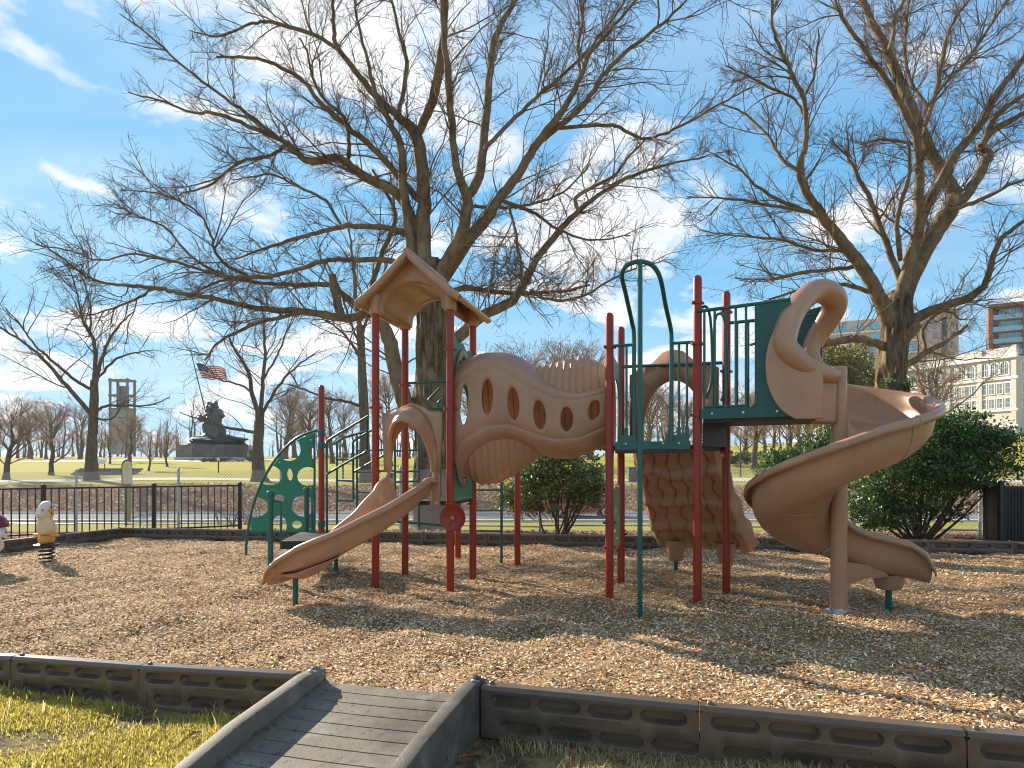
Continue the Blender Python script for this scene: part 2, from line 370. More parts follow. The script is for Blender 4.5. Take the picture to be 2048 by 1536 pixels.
# park ground: dry winter lawn, bank of leaves - a real surface change by place
def ground_mat():
    m = bpy.data.materials.new('park_ground'); m.use_nodes = True; t = m.node_tree; b = t.nodes['Principled BSDF']
    b.inputs['Roughness'].default_value = .95; b.inputs['Specular IOR Level'].default_value = .05
    co = t.nodes.new('ShaderNodeTexCoord'); sp = t.nodes.new('ShaderNodeSeparateXYZ'); t.links.new(co.outputs['Object'], sp.inputs[0])
    def noise(s, d=5):
        n = t.nodes.new('ShaderNodeTexNoise'); n.inputs['Scale'].default_value = s; n.inputs['Detail'].default_value = d; n.inputs['Roughness'].default_value = .65
        t.links.new(co.outputs['Object'], n.inputs['Vector']); return n.outputs['Fac']
    def ramp(f, *st):
        r = t.nodes.new('ShaderNodeValToRGB'); el = r.color_ramp.elements
        while len(el) < len(st): el.new(.5)
        for i, (p, c) in enumerate(st): el[i].position = p; el[i].color = (*c, 1)
        t.links.new(f, r.inputs[0]); return r.outputs[0]
    def mixc(f, a, c):
        x = t.nodes.new('ShaderNodeMixRGB'); t.links.new(f, x.inputs[0]); t.links.new(a, x.inputs[1]); t.links.new(c, x.inputs[2]); return x.outputs[0]
    lawn = mixc(noise(.18, 4), ramp(noise(3.2, 8), (.32, (.20, .20, .04)), (.52, (.34, .30, .06)), (.72, (.44, .35, .12))),
                ramp(noise(2.2, 8), (.3, (.16, .18, .035)), (.55, (.31, .28, .055)), (.75, (.40, .32, .11))))
    litter = ramp(noise(2.2, 10), (.30, (.05, .03, .018)), (.45, (.19, .10, .055)), (.58, (.33, .19, .115)), (.72, (.48, .33, .23)))
    # band of litter on the bank (y 42..57) and by the fence (y 12..16.5), ragged edge
    jit = t.nodes.new('ShaderNodeMath'); jit.operation = 'MULTIPLY_ADD'; t.links.new(noise(.35, 6), jit.inputs[0]); jit.inputs[1].default_value = 9; jit.inputs[2].default_value = -4.5
    yy = t.nodes.new('ShaderNodeMath'); t.links.new(sp.outputs['Y'], yy.inputs[0]); t.links.new(jit.outputs[0], yy.inputs[1])
    def band(a0, a1, b0, b1, src):
        r1 = t.nodes.new('ShaderNodeMapRange'); r1.inputs[1].default_value = a0; r1.inputs[2].default_value = a1; t.links.new(src, r1.inputs[0])
        r2 = t.nodes.new('ShaderNodeMapRange'); r2.inputs[1].default_value = b0; r2.inputs[2].default_value = b1; r2.inputs[3].default_value = 1; r2.inputs[4].default_value = 0; t.links.new(src, r2.inputs[0])
        mm = t.nodes.new('ShaderNodeMath'); mm.operation = 'MULTIPLY'; t.links.new(r1.outputs[0], mm.inputs[0]); t.links.new(r2.outputs[0], mm.inputs[1]); return mm.outputs[0]
    b1 = band(40.5, 43.5, 52, 57, yy.outputs[0])
    jit2 = t.nodes.new('ShaderNodeMath'); jit2.operation = 'MULTIPLY_ADD'; t.links.new(noise(1.1, 6), jit2.inputs[0]); jit2.inputs[1].default_value = 3; jit2.inputs[2].default_value = -1.5
    y2 = t.nodes.new('ShaderNodeMath'); t.links.new(sp.outputs['Y'], y2.inputs[0]); t.links.new(jit2.outputs[0], y2.inputs[1])
    b2 = band(9, 10, 16.5, 18.0, y2.outputs[0])
    c = mixc(b1, lawn, litter); c = mixc(b2, c, litter)
    t.links.new(c, b.inputs['Base Color'])
    bb = t.nodes.new('ShaderNodeBump'); bb.inputs['Strength'].default_value = .8; bb.inputs['Distance'].default_value = .06
    t.links.new(noise(9, 8), bb.inputs['Height']); t.links.new(bb.outputs[0], b.inputs['Normal'])
    M['park_ground'] = m
ground_mat()

# ================================================================== setting
def sstep(a, b, x):
    t = np.clip((x - a) / (b - a), 0, 1); return t * t * (3 - 2 * t)
def y_front(X): return 4.07 - .335 * (X + .17)
def y_back(X): return 13.5 - .151 * (X + 7.7)
PROF_Y = [-50, 12.0, 14, 16, 22, 36, 43, 50, 55, 63, 100, 150, 260, 420, 900, 4000]
PROF_Z = [-.02, -.02, -.05, -.12, -.55, -1.6, -1.6, -.75, -.2, .15, 1.3, 2.75, 4.6, 6.2, 9, 9]
def terrain(X, Y):
    z = np.interp(Y, PROF_Y, PROF_Z)
    z = z + 5.5 * sstep(50, 110, X) * sstep(60, 140, Y)
    z = z + .10 * np.sin(X * .21 + Y * .13) * sstep(44, 60, Y)
    return z
def mulch_z(X, Y):
    z = -.11 * sstep(.6, 2.4, -X) * sstep(7.2, 5.2, Y) + .0 * X
    z = z - .07 * np.exp(-(((X + 2.75) / .55) ** 2 + ((Y - 7.35) / .5) ** 2)) - .08 * np.exp(-(((X - 4.5) / .6) ** 2 + ((Y - 7.0) / .5) ** 2)) - .05 * np.exp(-(((X - 1.25) / .5) ** 2 + ((Y - 6.6) / .5) ** 2))
    z = z + .05 * np.exp(-(((X - 3.6) / .7) ** 2 + ((Y - 6.1) / .4) ** 2)) + .035 * np.exp(-(((X + 2.3) / .8) ** 2 + ((Y - 6.6) / .4) ** 2))
    return z + .020 * np.sin(X * 2.1 + .5) * np.sin(Y * 1.7) + .014 * np.sin(X * 5.3 + Y * 3.1) + .010 * np.sin(X * 8.7 - Y * 6.1 + 1)
def lawn_z(X, Y):
    return -.165 - .11 * sstep(.9, 2.4, -X) + .075 * sstep(.5, 2.2, X) + .008 * np.sin(X * 4.1) * np.sin(Y * 5.3)

def sheet(name, xs, ys, zf, mat_, label=None, kind='structure', yf=None):
    X, Y = np.meshgrid(xs, ys)
    if yf is not None: Y = yf(X, Y)
    Z = zf(X, Y)
    v = np.stack([X, Y, Z], -1).reshape(-1, 3)
    nr, nc = X.shape
    i = np.arange(nr - 1)[:, None] * nc + np.arange(nc - 1)[None]
    f = np.stack([i, i + 1, i + nc + 1, i + nc], -1).reshape(-1, 4)
    o = npmesh(name, v, f, mat_, smooth=True); o['kind'] = kind
    if label: o['label'] = label
    return o
def ground_z(X, Y):
    z = terrain(X, Y)
    return np.where(Y < y_back(X) - .05, -.45, z)
gx = np.concatenate([np.linspace(-2500, -120, 14), np.linspace(-110, -14, 30), np.linspace(-12, 12, 49), np.linspace(14, 130, 40), np.linspace(150, 2500, 14)])
gy = np.concatenate([np.linspace(-40, 8, 8), np.linspace(9.5, 24, 59), np.linspace(24.5, 70, 70), np.linspace(72, 170, 40), np.linspace(180, 450, 20), np.linspace(520, 3500, 12)])
sheet('ground', gx, gy, ground_z, 'park_ground', 'dry winter parkland lawn rising past the road to the monument')
sheet('front_lawn', np.linspace(-9, 7, 81), np.linspace(0, 1, 41), lawn_z, 'front_soil', 'patchy winter lawn in front of the black border timbers',
      yf=lambda X, Y: -4 + (y_front(X) + .02 + 4) * Y)
sheet('mulch', np.linspace(-9.2, 8.6, 120), np.linspace(0, 1, 90), mulch_z, 'mulch_base', 'wood chip safety surface under the play structure',
      yf=lambda X, Y: (y_front(X) + .02) + (y_back(X) - .02 - (y_front(X) + .02)) * Y)
# road, kerb and path: strips that follow the terrain
def strip(name, y0, y1, lift, mat_, label, x0=-160, x1=160, bend=0):
    xs = np.linspace(x0, x1, 120)
    return sheet(name, xs, np.linspace(0, 1, 7), lambda X, Y: terrain(X, Y) + lift, mat_, label, yf=lambda X, Y: y0 + (y1 - y0) * Y + bend * X * X)
strip('road', 36.8, 42.4, .012, 'asphalt', 'pale grey asphalt road beyond the chain link fence')
kb = MB()
for (ya, yb) in ((36.45, 36.8), (42.4, 42.7)):
    pts = []
    for x in np.linspace(-160, 160, 60): pts.append(x)
    rows = []
    for x in pts:
        zt = float(terrain(np.array(x), np.array((ya + yb) / 2)))
        rows.append([V(x, ya, zt - .05), V(x, ya, zt + .12), V(x, yb, zt + .12), V(x, yb, zt - .05)])
    kb.grid(rows)
k = kb.build('road_kerb', 'kerb_white', smooth=0); tag(k, 'pale concrete kerb along both edges of the road', kind='structure')
strip('park_path', 60.5, 64.0, .03, 'concrete', 'light concrete path crossing the upper lawn', bend=-.0006)
strip('monument_terrace', 128, 141, .03, 'concrete', 'pale paved terrace in front of the dark granite monument', x0=-95, x1=-45)

# ------------------------------------------------------------------ wood chips lying on the mulch
def scatter_chips(name, n, xr, tr, size, label, mat_='mulch_chip', clumpy=False):
    x = RNG.uniform(*xr, n); t = RNG.uniform(*tr, n)
    yf = y_front(x) + .08; yb = y_back(x) - .08
    y = yf + (yb - yf) * t
    # keep what the lens can see, with a margin
    keep = np.abs(x) < y * .86 + .4
    if clumpy:
        keep &= (np.sin(x * 1.9 + 2) * np.sin(y * 2.7) + .6 * np.sin(x * 4.3 - y * 3.7) + .5 * np.sin(x * 9 + y * 7) + RNG.normal(0, .35, len(x)) + 1.6 * (t > .93)) > .75
    x, y = x[keep], y[keep]; n = len(x)
    z = mulch_z(x, y) + RNG.uniform(.000, .016, n)
    a = RNG.uniform(0, math.pi, n); ln = RNG.uniform(.35, 1, n) ** 1.3 * size; w = ln * RNG.uniform(.22, .5, n)
    pitch = RNG.normal(0, .28, n); roll = RNG.normal(0, .35, n)
    ca, sa = np.cos(a), np.sin(a)
    ux = np.stack([ca * np.cos(pitch), sa * np.cos(pitch), np.sin(pitch)], -1)
    vx = np.stack([-sa * np.cos(roll), ca * np.cos(roll), np.sin(roll)], -1)
    c = np.stack([x, y, z], -1)
    bend = RNG.uniform(.0, .25, n)[:, None] * ln[:, None] * np.array([0, 0, 1.])
    sk = RNG.uniform(-.3, .3, n)[:, None]
    U, W = ux * ln[:, None] * .5, vx * w[:, None] * .5
    p = np.stack([c - U - W * .6, c - U * .9 + W * .7, c + W + bend + U * sk, c - W + bend + U * sk, c + U * .95 + W * .55, c + U - W * .5], 1)
    v = p.reshape(-1, 3)
    i = np.arange(n)[:, None] * 6
    f = np.concatenate([i + np.array([[0, 3, 2, 1]]), i + np.array([[3, 5, 4, 2]])], 0)
    o = npmesh(name, v, f, mat_); tag(o, label, 'wood chips', kind='stuff'); return o
scatter_chips('wood_chips', 125000, (-6.5, 7.0), (0, .42), .042, 'loose tan wood chips spread in front of the play structure')
scatter_chips('wood_chips', 90000, (-9, 8.4), (.38, 1), .05, 'loose tan wood chips spread behind the play structure')

scatter_chips('wood_chips', 45000, (-9, 8.4), (0, 1), .045, 'reddish damp wood chips and leaf bits in patches over the mulch', 'red_chip', True)

# ------------------------------------------------------------------ grass of the front lawn
def blades(name, n, region, h, mat_, label, wid=.0035, seed=1, dens=None):
    rg = np.random.default_rng(seed)
    x, y = region(rg, n); n = len(x)
    z = lawn_z(x, y) - .005
    a = rg.uniform(0, 2 * math.pi, n); hh = h * rg.uniform(.35, 1.0, n) ** 1.4; lean = rg.uniform(.1, 1.1, n) * hh
    w = wid * rg.uniform(.6, 1.3, n)
    d = np.stack([np.cos(a), np.sin(a), np.zeros(n)], -1); s = np.stack([-np.sin(a), np.cos(a), np.zeros(n)], -1)
    b = np.stack([x, y, z], -1); up = np.array([0, 0, 1.])
    m = b + d * (lean * .35)[:, None] + up * (hh * .6)[:, None]; tip = b + d * lean[:, None] + up * (hh * rg.uniform(.7, 1, n))[:, None]
    W = s * w[:, None]
    v = np.stack([b - W, b + W, m + W * .8, m - W * .8, tip], 1).reshape(-1, 3)
    i = np.arange(n)[:, None] * 5
    f = np.concatenate([i + np.array([[0, 1, 2, 3]]), i + np.array([[3, 2, 4, 4]])], 0)
    f3 = np.concatenate([i + np.array([[0, 1, 2]]), i + np.array([[0, 2, 3]]), i + np.array([[3, 2, 4]])], 0)
    o = npmesh(name, v, f3, mat_); tag(o, label, 'grass', kind='stuff'); return o
RAMP_AX = Vector((-.316, -.949, 0)); RAMP_SX = Vector((.949, -.316, 0))
def ramp_side(x, y):      # signed distance across the ramp from its centre line
    cx, cy = (-1.29 - .222) / 2, (4.46 + 4.09) / 2
    return (x - cx) * RAMP_SX.x + (y - cy) * RAMP_SX.y
def clump(rg, x, y, s, lo):
    return (np.sin(x * 5.1 * s + 1.3) * np.sin(y * 6.3 * s + .4) + np.sin(x * 2.3 * s - y * 3.1 * s) * .7 + rg.normal(0, .5, len(x))) > lo
def reg_left(rg, n):
    x = rg.uniform(-4.6, -.9, n); y = y_front(x) - .07 - rg.uniform(0, 1, n) ** 1.15 * 2.0
    k = (ramp_side(x, y) < -.68) & (y > 2.6) & clump(rg, x, y, 1, -.55); return x[k], y[k]
def reg_right(rg, n):
    x = rg.uniform(-.35, 3.4, n); y = y_front(x) - .06 - rg.uniform(0, 1, n) ** 1.3 * .9
    k = (ramp_side(x, y) > .75) & (y > 2.3) & clump(rg, x, y, 1.3, -.6) & (rg.random(len(x)) < np.clip((x + .25) * 1.1, .10, 1)); return x[k], y[k]
blades('grass', 70000, reg_left, .055, 'grass_blade', 'yellow green winter grass left of the ramp', seed=3)
blades('grass', 900, reg_left, .15, 'grass_blade', 'taller bright grass tufts left of the ramp', seed=4, wid=.004)
blades('grass', 34000, reg_right, .095, 'dry_grass', 'straw coloured dry grass in front of the right border timbers', seed=5, wid=.0028)
blades('grass', 3000, reg_right, .05, 'grass_blade', 'short green grass shoots among the dry grass right of the ramp', seed=6)
# litter on the ground behind the far border
def litter(n):
    rg = np.random.default_rng(11)
    x = rg.uniform(-9.5, 10.5, n); y = y_back(x) + .1 + rg.random(n) ** 1.5 * 3.8
    z = terrain(x, y) + rg.uniform(.0, .035, n); a = rg.uniform(0, 6.28, n); s = rg.uniform(.03, .075, n)
    pit, rol = rg.normal(0, .45, n), rg.normal(0, .45, n)
    U = np.stack([np.cos(a) * np.cos(pit), np.sin(a) * np.cos(pit), np.sin(pit)], -1) * s[:, None]
    W = np.stack([-np.sin(a) * np.cos(rol), np.cos(a) * np.cos(rol), np.sin(rol)], -1) * (s * .65)[:, None]
    c = np.stack([x, y, z], -1)
    v = np.stack([c - U, c - W + U * .1, c + U, c + W - U * .1], 1).reshape(-1, 3)
    i = np.arange(n)[:, None] * 4
    o = npmesh('leaf_litter', v, i + np.array([[0, 1, 2, 3]]), 'dead_leaf'); tag(o, 'brown fallen leaves drifted behind the far border timbers', 'leaf litter', kind='stuff')
litter(11000)
def bank_litter(n):
    rg = np.random.default_rng(12)
    y = rg.uniform(42.8, 56, n); x = rg.uniform(-1, 1, n) * y * .80
    k = rg.random(n) < np.clip((57 - y) / 5, 0, 1); x, y = x[k], y[k]; n = len(x)
    z = terrain(x, y) + rg.uniform(.0, .06, n); a = rg.uniform(0, 6.28, n); s = rg.uniform(.06, .15, n)
    pit, rol = rg.normal(0, .6, n), rg.normal(0, .6, n)
    U = np.stack([np.cos(a) * np.cos(pit), np.sin(a) * np.cos(pit), np.sin(pit)], -1) * s[:, None]
    W = np.stack([-np.sin(a) * np.cos(rol), np.cos(a) * np.cos(rol), np.sin(rol)], -1) * (s * .65)[:, None]
    c = np.stack([x, y, z], -1); v = np.stack([c - U, c - W, c + U, c + W], 1).reshape(-1, 3); i = np.arange(n)[:, None] * 4
    o = npmesh('leaf_litter', v, i + np.array([[0, 1, 2, 3]]), 'dead_leaf'); tag(o, 'brown fallen leaves covering the bank beyond the road', 'leaf litter', kind='stuff')
bank_litter(45000)

# fallen leaves one can pick out on the front lawn
def leaf_mesh(mat_):
    m = MB(); n = 9
    prof = [(0, 0), (.12, .16), (.26, .10), (.40, .30), (.55, .18), (.72, .26), (.85, .08), (1, 0)]
    vv = []; ff = []
    for i, (t, w) in enumerate(prof):
        z = .10 * math.sin(t * 3)
        vv += [(t - .5, -w, z + w * .5), (t - .5, 0, z), (t - .5, w, z + w * .35)]
    for i in range(len(prof) - 1):
        a = i * 3; ff += [(a, a + 3, a + 4, a + 1), (a + 1, a + 4, a + 5, a + 2)]
    m.add(vv, ff); return m.build('dead_leaf', mat_, smooth=0, normals=False)
leafA, leafB = leaf_mesh('orange_leaf'), leaf_mesh('brown_leaf')
spots = [(545, 1425, 0), (500, 1437, 1), (425, 1412, 1), (345, 1412, 1), (590, 1430, 0), (525, 1460, 1), (260, 1390, 1), (90, 1395, 1), (640, 1500, 1),
         (955, 1510, 1), (1040, 1492, 1), (1150, 1490, 1), (930, 1520, 0), (1060, 1525, 1), (1145, 1512, 0), (1180, 1505, 1), (1385, 1515, 0), (1495, 1523, 0), (1535, 1528, 0),
         (1240, 1528, 1), (1000, 1530, 1), (300, 1450, 1), (390, 1480, 1), (60, 1430, 1), (160, 1412, 0), (985, 1488, 1)]
fa = fb = True
for i, (px, py, kd) in enumerate(spots):
    z = -.25 if px < 700 else -.15
    d = GD(py, z); p = P(px, py, d)
    src = leafB if kd else leafA
    if (kd and fb) or (not kd and fa):
        o = src
        if kd: fb = False
        else: fa = False
    else: o = src.copy(); COL.objects.link(o)
    z = float(lawn_z(np.array(p.x), np.array(p.y)))
    o.location = (p.x, p.y, z + .028); s = random.uniform(.06, .10); o.scale = (s, s * random.uniform(.7, 1), s)
    o.rotation_euler = (random.uniform(-.4, .4), random.uniform(-.4, .4), random.uniform(0, 6.3))
    side = 'left of the ramp' if px < 700 else 'right of the ramp'
    tag(o, ('pale brown curled' if kd else 'bright orange') + ' fallen leaf on the grass ' + side, 'leaf', 'fallen leaves on the front lawn')

# ------------------------------------------------------------------ border timbers
BL, BH = 1.21, .305
def border_mesh(detail=8, text=True):
    m = MB()
    prof = [(-.052, 0), (-.050, .280), (-.047, .294), (-.036, .3045), (.036, .3045), (.047, .294), (.050, .280), (.052, 0)]
    a, r = .088, .040
    up = [(.175 + i * .285, .222) for i in range(4)]; lo = [(.235 + i * .285, .075) for i in range(4)]
    for sgn in (-1, 1):
        loops = [stad(cx, cz, a, r, detail) for cx, cz in up] + [stad(cx, cz, a, r * .98, detail) for cx, cz in lo]
        plate = stad(.64, .150, .15, .021, 6)
        outl = [(0.012, 0), (BL - .012, 0), (BL, .02), (BL, .262), (BL - .012, .28), (0.012, .28), (0, .262), (0, .02)]
        pts, fs = cdt(outl, loops + ([plate] if sgn < 0 else []))
        Y = lambda z: sgn * (.052 - .002 * z / .28)
        m.add([(x, Y(z), z) for x, z in pts], fs)
        for lp in loops:
            n = len(lp); cx = sum(q[0] for q in lp) / n; cz = sum(q[1] for q in lp) / n
            rings = []
            for (s_, dd, sh) in ((1, 0, 0), (.93, .0015, 0), (.87, .014, .001), (.72, .040, .005), (.64, .045, .006)):
                rings.append([V(cx + (x - cx) * (1 - (1 - s_) * .55), sgn * (abs(Y(z)) - dd), cz + (z - cz) * s_ + sh) for x, z in lp])
            m.grid(rings, wrap=True); m.add(rings[-1], [tuple(range(n))])
        if sgn < 0:
            n = len(plate); r0 = [V(x, Y(z), z) for x, z in plate]
            r1 = [V(.64 + (x - .64) * .985, Y(z) + .0035, .15 + (z - .15) * .9) for x, z in plate]
            m.grid([r0, r1], wrap=True); m.add(r1, [tuple(range(n))])
    # top and end skins
    for x in (0, BL):
        m.add([(x, y, z) for y, z in prof], [tuple(range(len(prof)))])
    top = prof[1:-1]
    m.grid([[V(x + (0.004 if x == 0 else -.004) * (1 if 1 < j < 4 else 0), y, z) for j, (y, z) in enumerate(top)] for x in (0, BL / 3, BL * 2 / 3, BL)])
    m.add([(0, -.052, 0), (BL, -.052, 0), (BL, .052, 0), (0, .052, 0)], [(0, 3, 2, 1)])
    # interlocking foot that laps the next timber
    m.box((BL + .035, 0, .065), (.07, .112, .13))
    return m
def text_mesh(s, size):
    cu = bpy.data.curves.new('t', 'FONT'); cu.body = s; cu.size = size; cu.extrude = .0012; cu.align_x = 'CENTER'; cu.align_y = 'CENTER'
    o = bpy.data.objects.new('t', cu); COL.objects.link(o)
    dg = bpy.context.evaluated_depsgraph_get(); me = bpy.data.meshes.new_from_object(o.evaluated_get(dg))
    bpy.data.objects.remove(o); return me
bproto = border_mesh(8).build('border_timber', 'border_plastic', smooth=35, merge=True)
lettering = bpy.data.objects.new('lettering', text_mesh('PLAYWORLD SYSTEMS', .029)); COL.objects.link(lettering)
lettering.data.materials.append(M['border_plastic']); lettering.parent = bproto
lettering.location = (.64, -.0475, .150); lettering.rotation_euler = (R(90), 0, 0)
bolt = MB().lathe((0, 0, 0), [(.017, 0), (.017, .008), (.011, .016), (.001, .019)], 12).build('spike_cap', 'border_plastic', bproto); bolt.location = (.05, 0, .304)
bnew = [True]
def border(a, b, label, group, flip=False):
    """from a to b along the top centre line (bottom left end first); flip shows the lettered side away"""
    a, b = Vector(a), Vector(b)
    if flip: a, b = b, a
    o = bproto if bnew[0] else copy_tree(bproto); bnew[0] = False
    t = b - a; ln = t.length - .006
    o.location = a; o.rotation_euler = (0, -math.asin(t.z / t.length), math.atan2(t.y, t.x)); o.scale = (ln / BL, 1, 1)
    tag(o, label, 'border timber', group); return o
g1 = 'border timbers along the front edge'
def BP(px, py, d): p = P(px, py, d); p.z -= BH; return p
nb = [(-245, 1299, 5.80), (37, 1310, 5.31), (292, 1328, 4.91), (600, 1345, 4.50)]
for i, (a, b) in enumerate(zip(nb[:-1], nb[1:])):
    border(BP(*a), BP(*b), ['black plastic border timber two sections left of the ramp, cut by grass', 'black plastic border timber one section away from the ramp on the grassy side',
                            'black plastic border timber joining the left wall of the ramp'][i], g1)
nb = [(969, 1366, 4.07), (1402, 1406, 3.67), (1930, 1456, 3.28), (2560, 1513, 2.93)]
for i, (a, b) in enumerate(zip(nb[:-1], nb[1:])):
    border(BP(*a), BP(*b), ['black plastic border timber joining the right wall of the ramp', 'black plastic border timber one section right of the ramp in dry grass',
                            'black plastic border timber two sections right of the ramp'][i], g1)
g2 = 'border timbers along the far edge'
J = [244, 288, 383, 492, 610, 728, 848, 974, 1104, 1232, 1380, 1528, 1690, 1857, 2027]
def far_pt(px):
    # intersection of the sight column with the far border line
    k = (px - CX) / F; y = (13.5 - .151 * 7.7) / (1 + .151 * k); x = k * y
    return V(x, y, -.095)
for a, b in zip(J[:-1], J[1:]):
    lab = {244: 'short dark border timber at the corner beside the picket fence end', 974: 'dark border timber below the left stems of the small glossy shrub', 1104: 'dark border timber below the right half of the small glossy shrub',
           1690: 'dark border timber behind the exit of the spiral slide', 1857: 'dark border timber below the big dark shrub, ending at the ribbed fence', 383: 'dark border timber between the picket fence end and the green climbing sheet'}.get(a, 'dark plastic border timber with one row of oval pockets along the far mulch edge')
    border(far_pt(a), far_pt(b), lab, g2, flip=True)
def gp(px, py): d = GD(py); q = P(px, py, d); q.z = -.095; return q
c0 = far_pt(244)
lq = [c0, gp(134, 1090), gp(8, 1106), gp(-150, 1124)]
for a, b in zip(lq[:-1], lq[1:]):
    border(b, a, 'dark plastic border timber angled in front of the black picket fence', 'border timbers in front of the picket fence', flip=True)
c1 = far_pt(2027)
border(c1, c1 + V(.75, -.95, 0), 'dark plastic border timber turning the corner below the black ribbed fence', 'border timbers at the right corner', flip=True)

# ------------------------------------------------------------------ rubber ramp
rl, rr_ = P(628, 1338, 4.46), P(950, 1357, 4.09)
ramp = empty('access_ramp', ((rl.x + rr_.x) / 2, (rl.y + rr_.y) / 2, -.2), 'weathered black rubber half ramp with grooved plate and side walls leading up to the mulch', 'ramp')
RL = 1.55
def wall(p0, z0, z1, w=.085):
    m = MB(); a = V(p0.x, p0.y, 0) - RAMP_AX * .07; secs = []
    for t, zt in ((0, z0 - .012), (.03, z0), (.12, z0), (.5, z0 + (z1 - z0) * .32), (1, z1)):
        c = a + RAMP_AX * (RL + .07) * t
        pr = [(-w / 2, -.5), (-w / 2, zt - .010), (-w / 2 + .003, zt - .003), (-w / 2 + .010, zt), (w / 2 - .010, zt), (w / 2 - .003, zt - .003), (w / 2, zt - .010), (w / 2, -.5)]
        secs.append([c + RAMP_SX * x + V(0, 0, z) for x, z in pr])
    m.grid(secs); m.add(secs[0], [tuple(range(8))]); m.add(secs[-1], [tuple(range(8))])
    return m.build('side_wall', 'ramp_rubber', ramp, smooth=25, merge=True)
wall(rl, .115, -.15); wall(rr_, .168, -.07)
# plate with grooves cut across
pm = MB(); pw = (rr_ - rl).dot(RAMP_SX) / 2 - .03
mid = V((rl.x + rr_.x) / 2, (rl.y + rr_.y) / 2, 0)
def plate_z(t, s): return .012 - .045 * max(0, .06 - t) / .06 * 0 - .155 * t + .02 * s / pw * .6
rows = []
ts = [-.10, -.09]
k = 0
gro = [0.02 + i * .118 for i in range(13)]
tt = []
for g in gro: tt += [(g - .0045, 0), (g - .003, 1), (g + .003, 1), (g + .0045, 0)]
tt = [(-.10, 2), (-.085, 0)] + tt + [(RL, 0)]
for t, gv in tt:
    row = []
    for s_ in np.concatenate([[-1], np.linspace(-.86, .86, 14), [1]]):
        s = s_ * pw
        zz_ = plate_z(t, s) - (.008 if gv == 1 and abs(s_) <= .865 else 0) - (.03 if gv == 2 else 0)
        zz_ += .035 * max(0, abs(s_) - .9) / .1
        row.append(mid + RAMP_AX * (t + .015 * math.cos(s_ * 1.5)) + RAMP_SX * s + V(0, 0, zz_))
    rows.append(row)
pm.grid(rows); pm.build('ramp_plate', 'ramp_rubber', ramp, smooth=30, solid=.02, offset=-1)
for q, zt in ((rl, .117), (rr_, .170)):
    b_ = MB(); c = V(q.x, q.y, zt) - RAMP_AX * .02
    b_.lathe(c, [(.030, -.02), (.030, .008), (.022, .014), (.012, .008), (.010, .016), (.001, .018)], 14); b_.build('end_bolt', 'ramp_rubber', ramp)
    b_ = MB(); b_.lathe(V(q.x, q.y, zt) + RAMP_AX * .05 + RAMP_SX * .01, [(.014, 0), (.014, .008), (.008, .014), (.001, .016)], 10); b_.build('spike_cap', 'bolt_steel', ramp)

# ------------------------------------------------------------------ fences
# black picket fence
def fence_run(posts_px, hgt, label):
    pts = []
    for px, py in posts_px:
        d = GD(py); q = P(px, py, d); q.z = 0; pts.append(q)
    root = empty('picket_fence', pts[1], label, 'fence')
    for q in pts:
        m = MB(); m.box(q + V(0, 0, hgt / 2 + .0), (.066, .066, hgt + .10)); m.box(q + V(0, 0, hgt + .055), (.076, .076, .016)); m.lathe(q + V(0, 0, hgt + .062), [(.036, 0), (.02, .014), (.001, .018)], 8)
        m.build('fence_post', 'black_metal', root, smooth=30)
    for a, b in zip(pts[:-1], pts[1:]):
        t = (b - a).normalized()
        for z in (hgt - .005, .11):
            m = MB(); m.bar(a + t * .034 + V(0, 0, z), b - t * .034 + V(0, 0, z), .028, .034); m.build('rail', 'black_metal', root, smooth=0)
        n = int((b - a).length / .125)
        me = None
        for i in range(1, n):
            c = a + (b - a) * (i / n)
            if me is None:
                pk = MB(); pk.box(c + V(0, 0, hgt / 2 + .02), (.018, .018, hgt - .06)); o = pk.build('picket', 'black_metal', root, smooth=0); me = o; c0_ = c
            else:
                o = me.copy(); COL.objects.link(o); o.parent = root; o.location = c - c0_
fence_run([(-135, 1092), (87, 1079), (308, 1069), (480, 1061)], 1.0, 'black metal picket fence behind the angled border timbers')

# chain link fence across the back
cl0, cl1 = V(-14.5, 17.2, 0), V(10.55, 13.6, 0)
cdir = (cl1 - cl0).normalized(); clen = (cl1 - cl0).length
def clz(s): q = cl0 + cdir * s; return float(terrain(np.array(q.x), np.array(q.y)))
clf = empty('chain_link_fence', cl0 + V(0, 0, clz(0)), 'grey galvanised chain link fence running behind the whole playground', 'fence')
CH = 1.42
# fabric
wv, wf = [], []
pitch = .075
nst = int((clen + CH) / pitch)
nrm = cdir.cross(V(0, 0, 1)).normalized()
for sgn in (1, -1):
    for i in range(-int(CH / pitch) - 1, int(clen / pitch) + int(CH / pitch) + 1):
        s0 = i * pitch; s1 = s0 + sgn * CH
        ta, tb = 0.0, 1.0
        # clip to fence extent
        lo, hi = 0, clen
        def cut(s0, s1, lo, hi):
            ts = []
            if s0 == s1: return 0, 1
            t0, t1 = (lo - s0) / (s1 - s0), (hi - s0) / (s1 - s0)
            return max(0, min(t0, t1)), min(1, max(t0, t1))
        ta, tb = cut(s0, s1, lo, hi)
        if tb - ta < .02: continue
        sa, sb = s0 + (s1 - s0) * ta, s0 + (s1 - s0) * tb
        A = cl0 + cdir * sa + V(0, 0, clz(sa) + .03 + CH * ta) + nrm * .003 * sgn
        B = cl0 + cdir * sb + V(0, 0, clz(sb) + .03 + CH * tb) + nrm * .003 * sgn
        d_ = (B - A).normalized(); u = d_.cross(nrm).normalized(); o = len(wv); r = .0036
        for q in (A, B):
            for a_ in (0, 2.094, 4.189): wv.append(q + (u * math.cos(a_) + nrm * math.sin(a_)) * r)
        for k in range(3): wf.append((o + k, o + (k + 1) % 3, o + 3 + (k + 1) % 3, o + 3 + k))
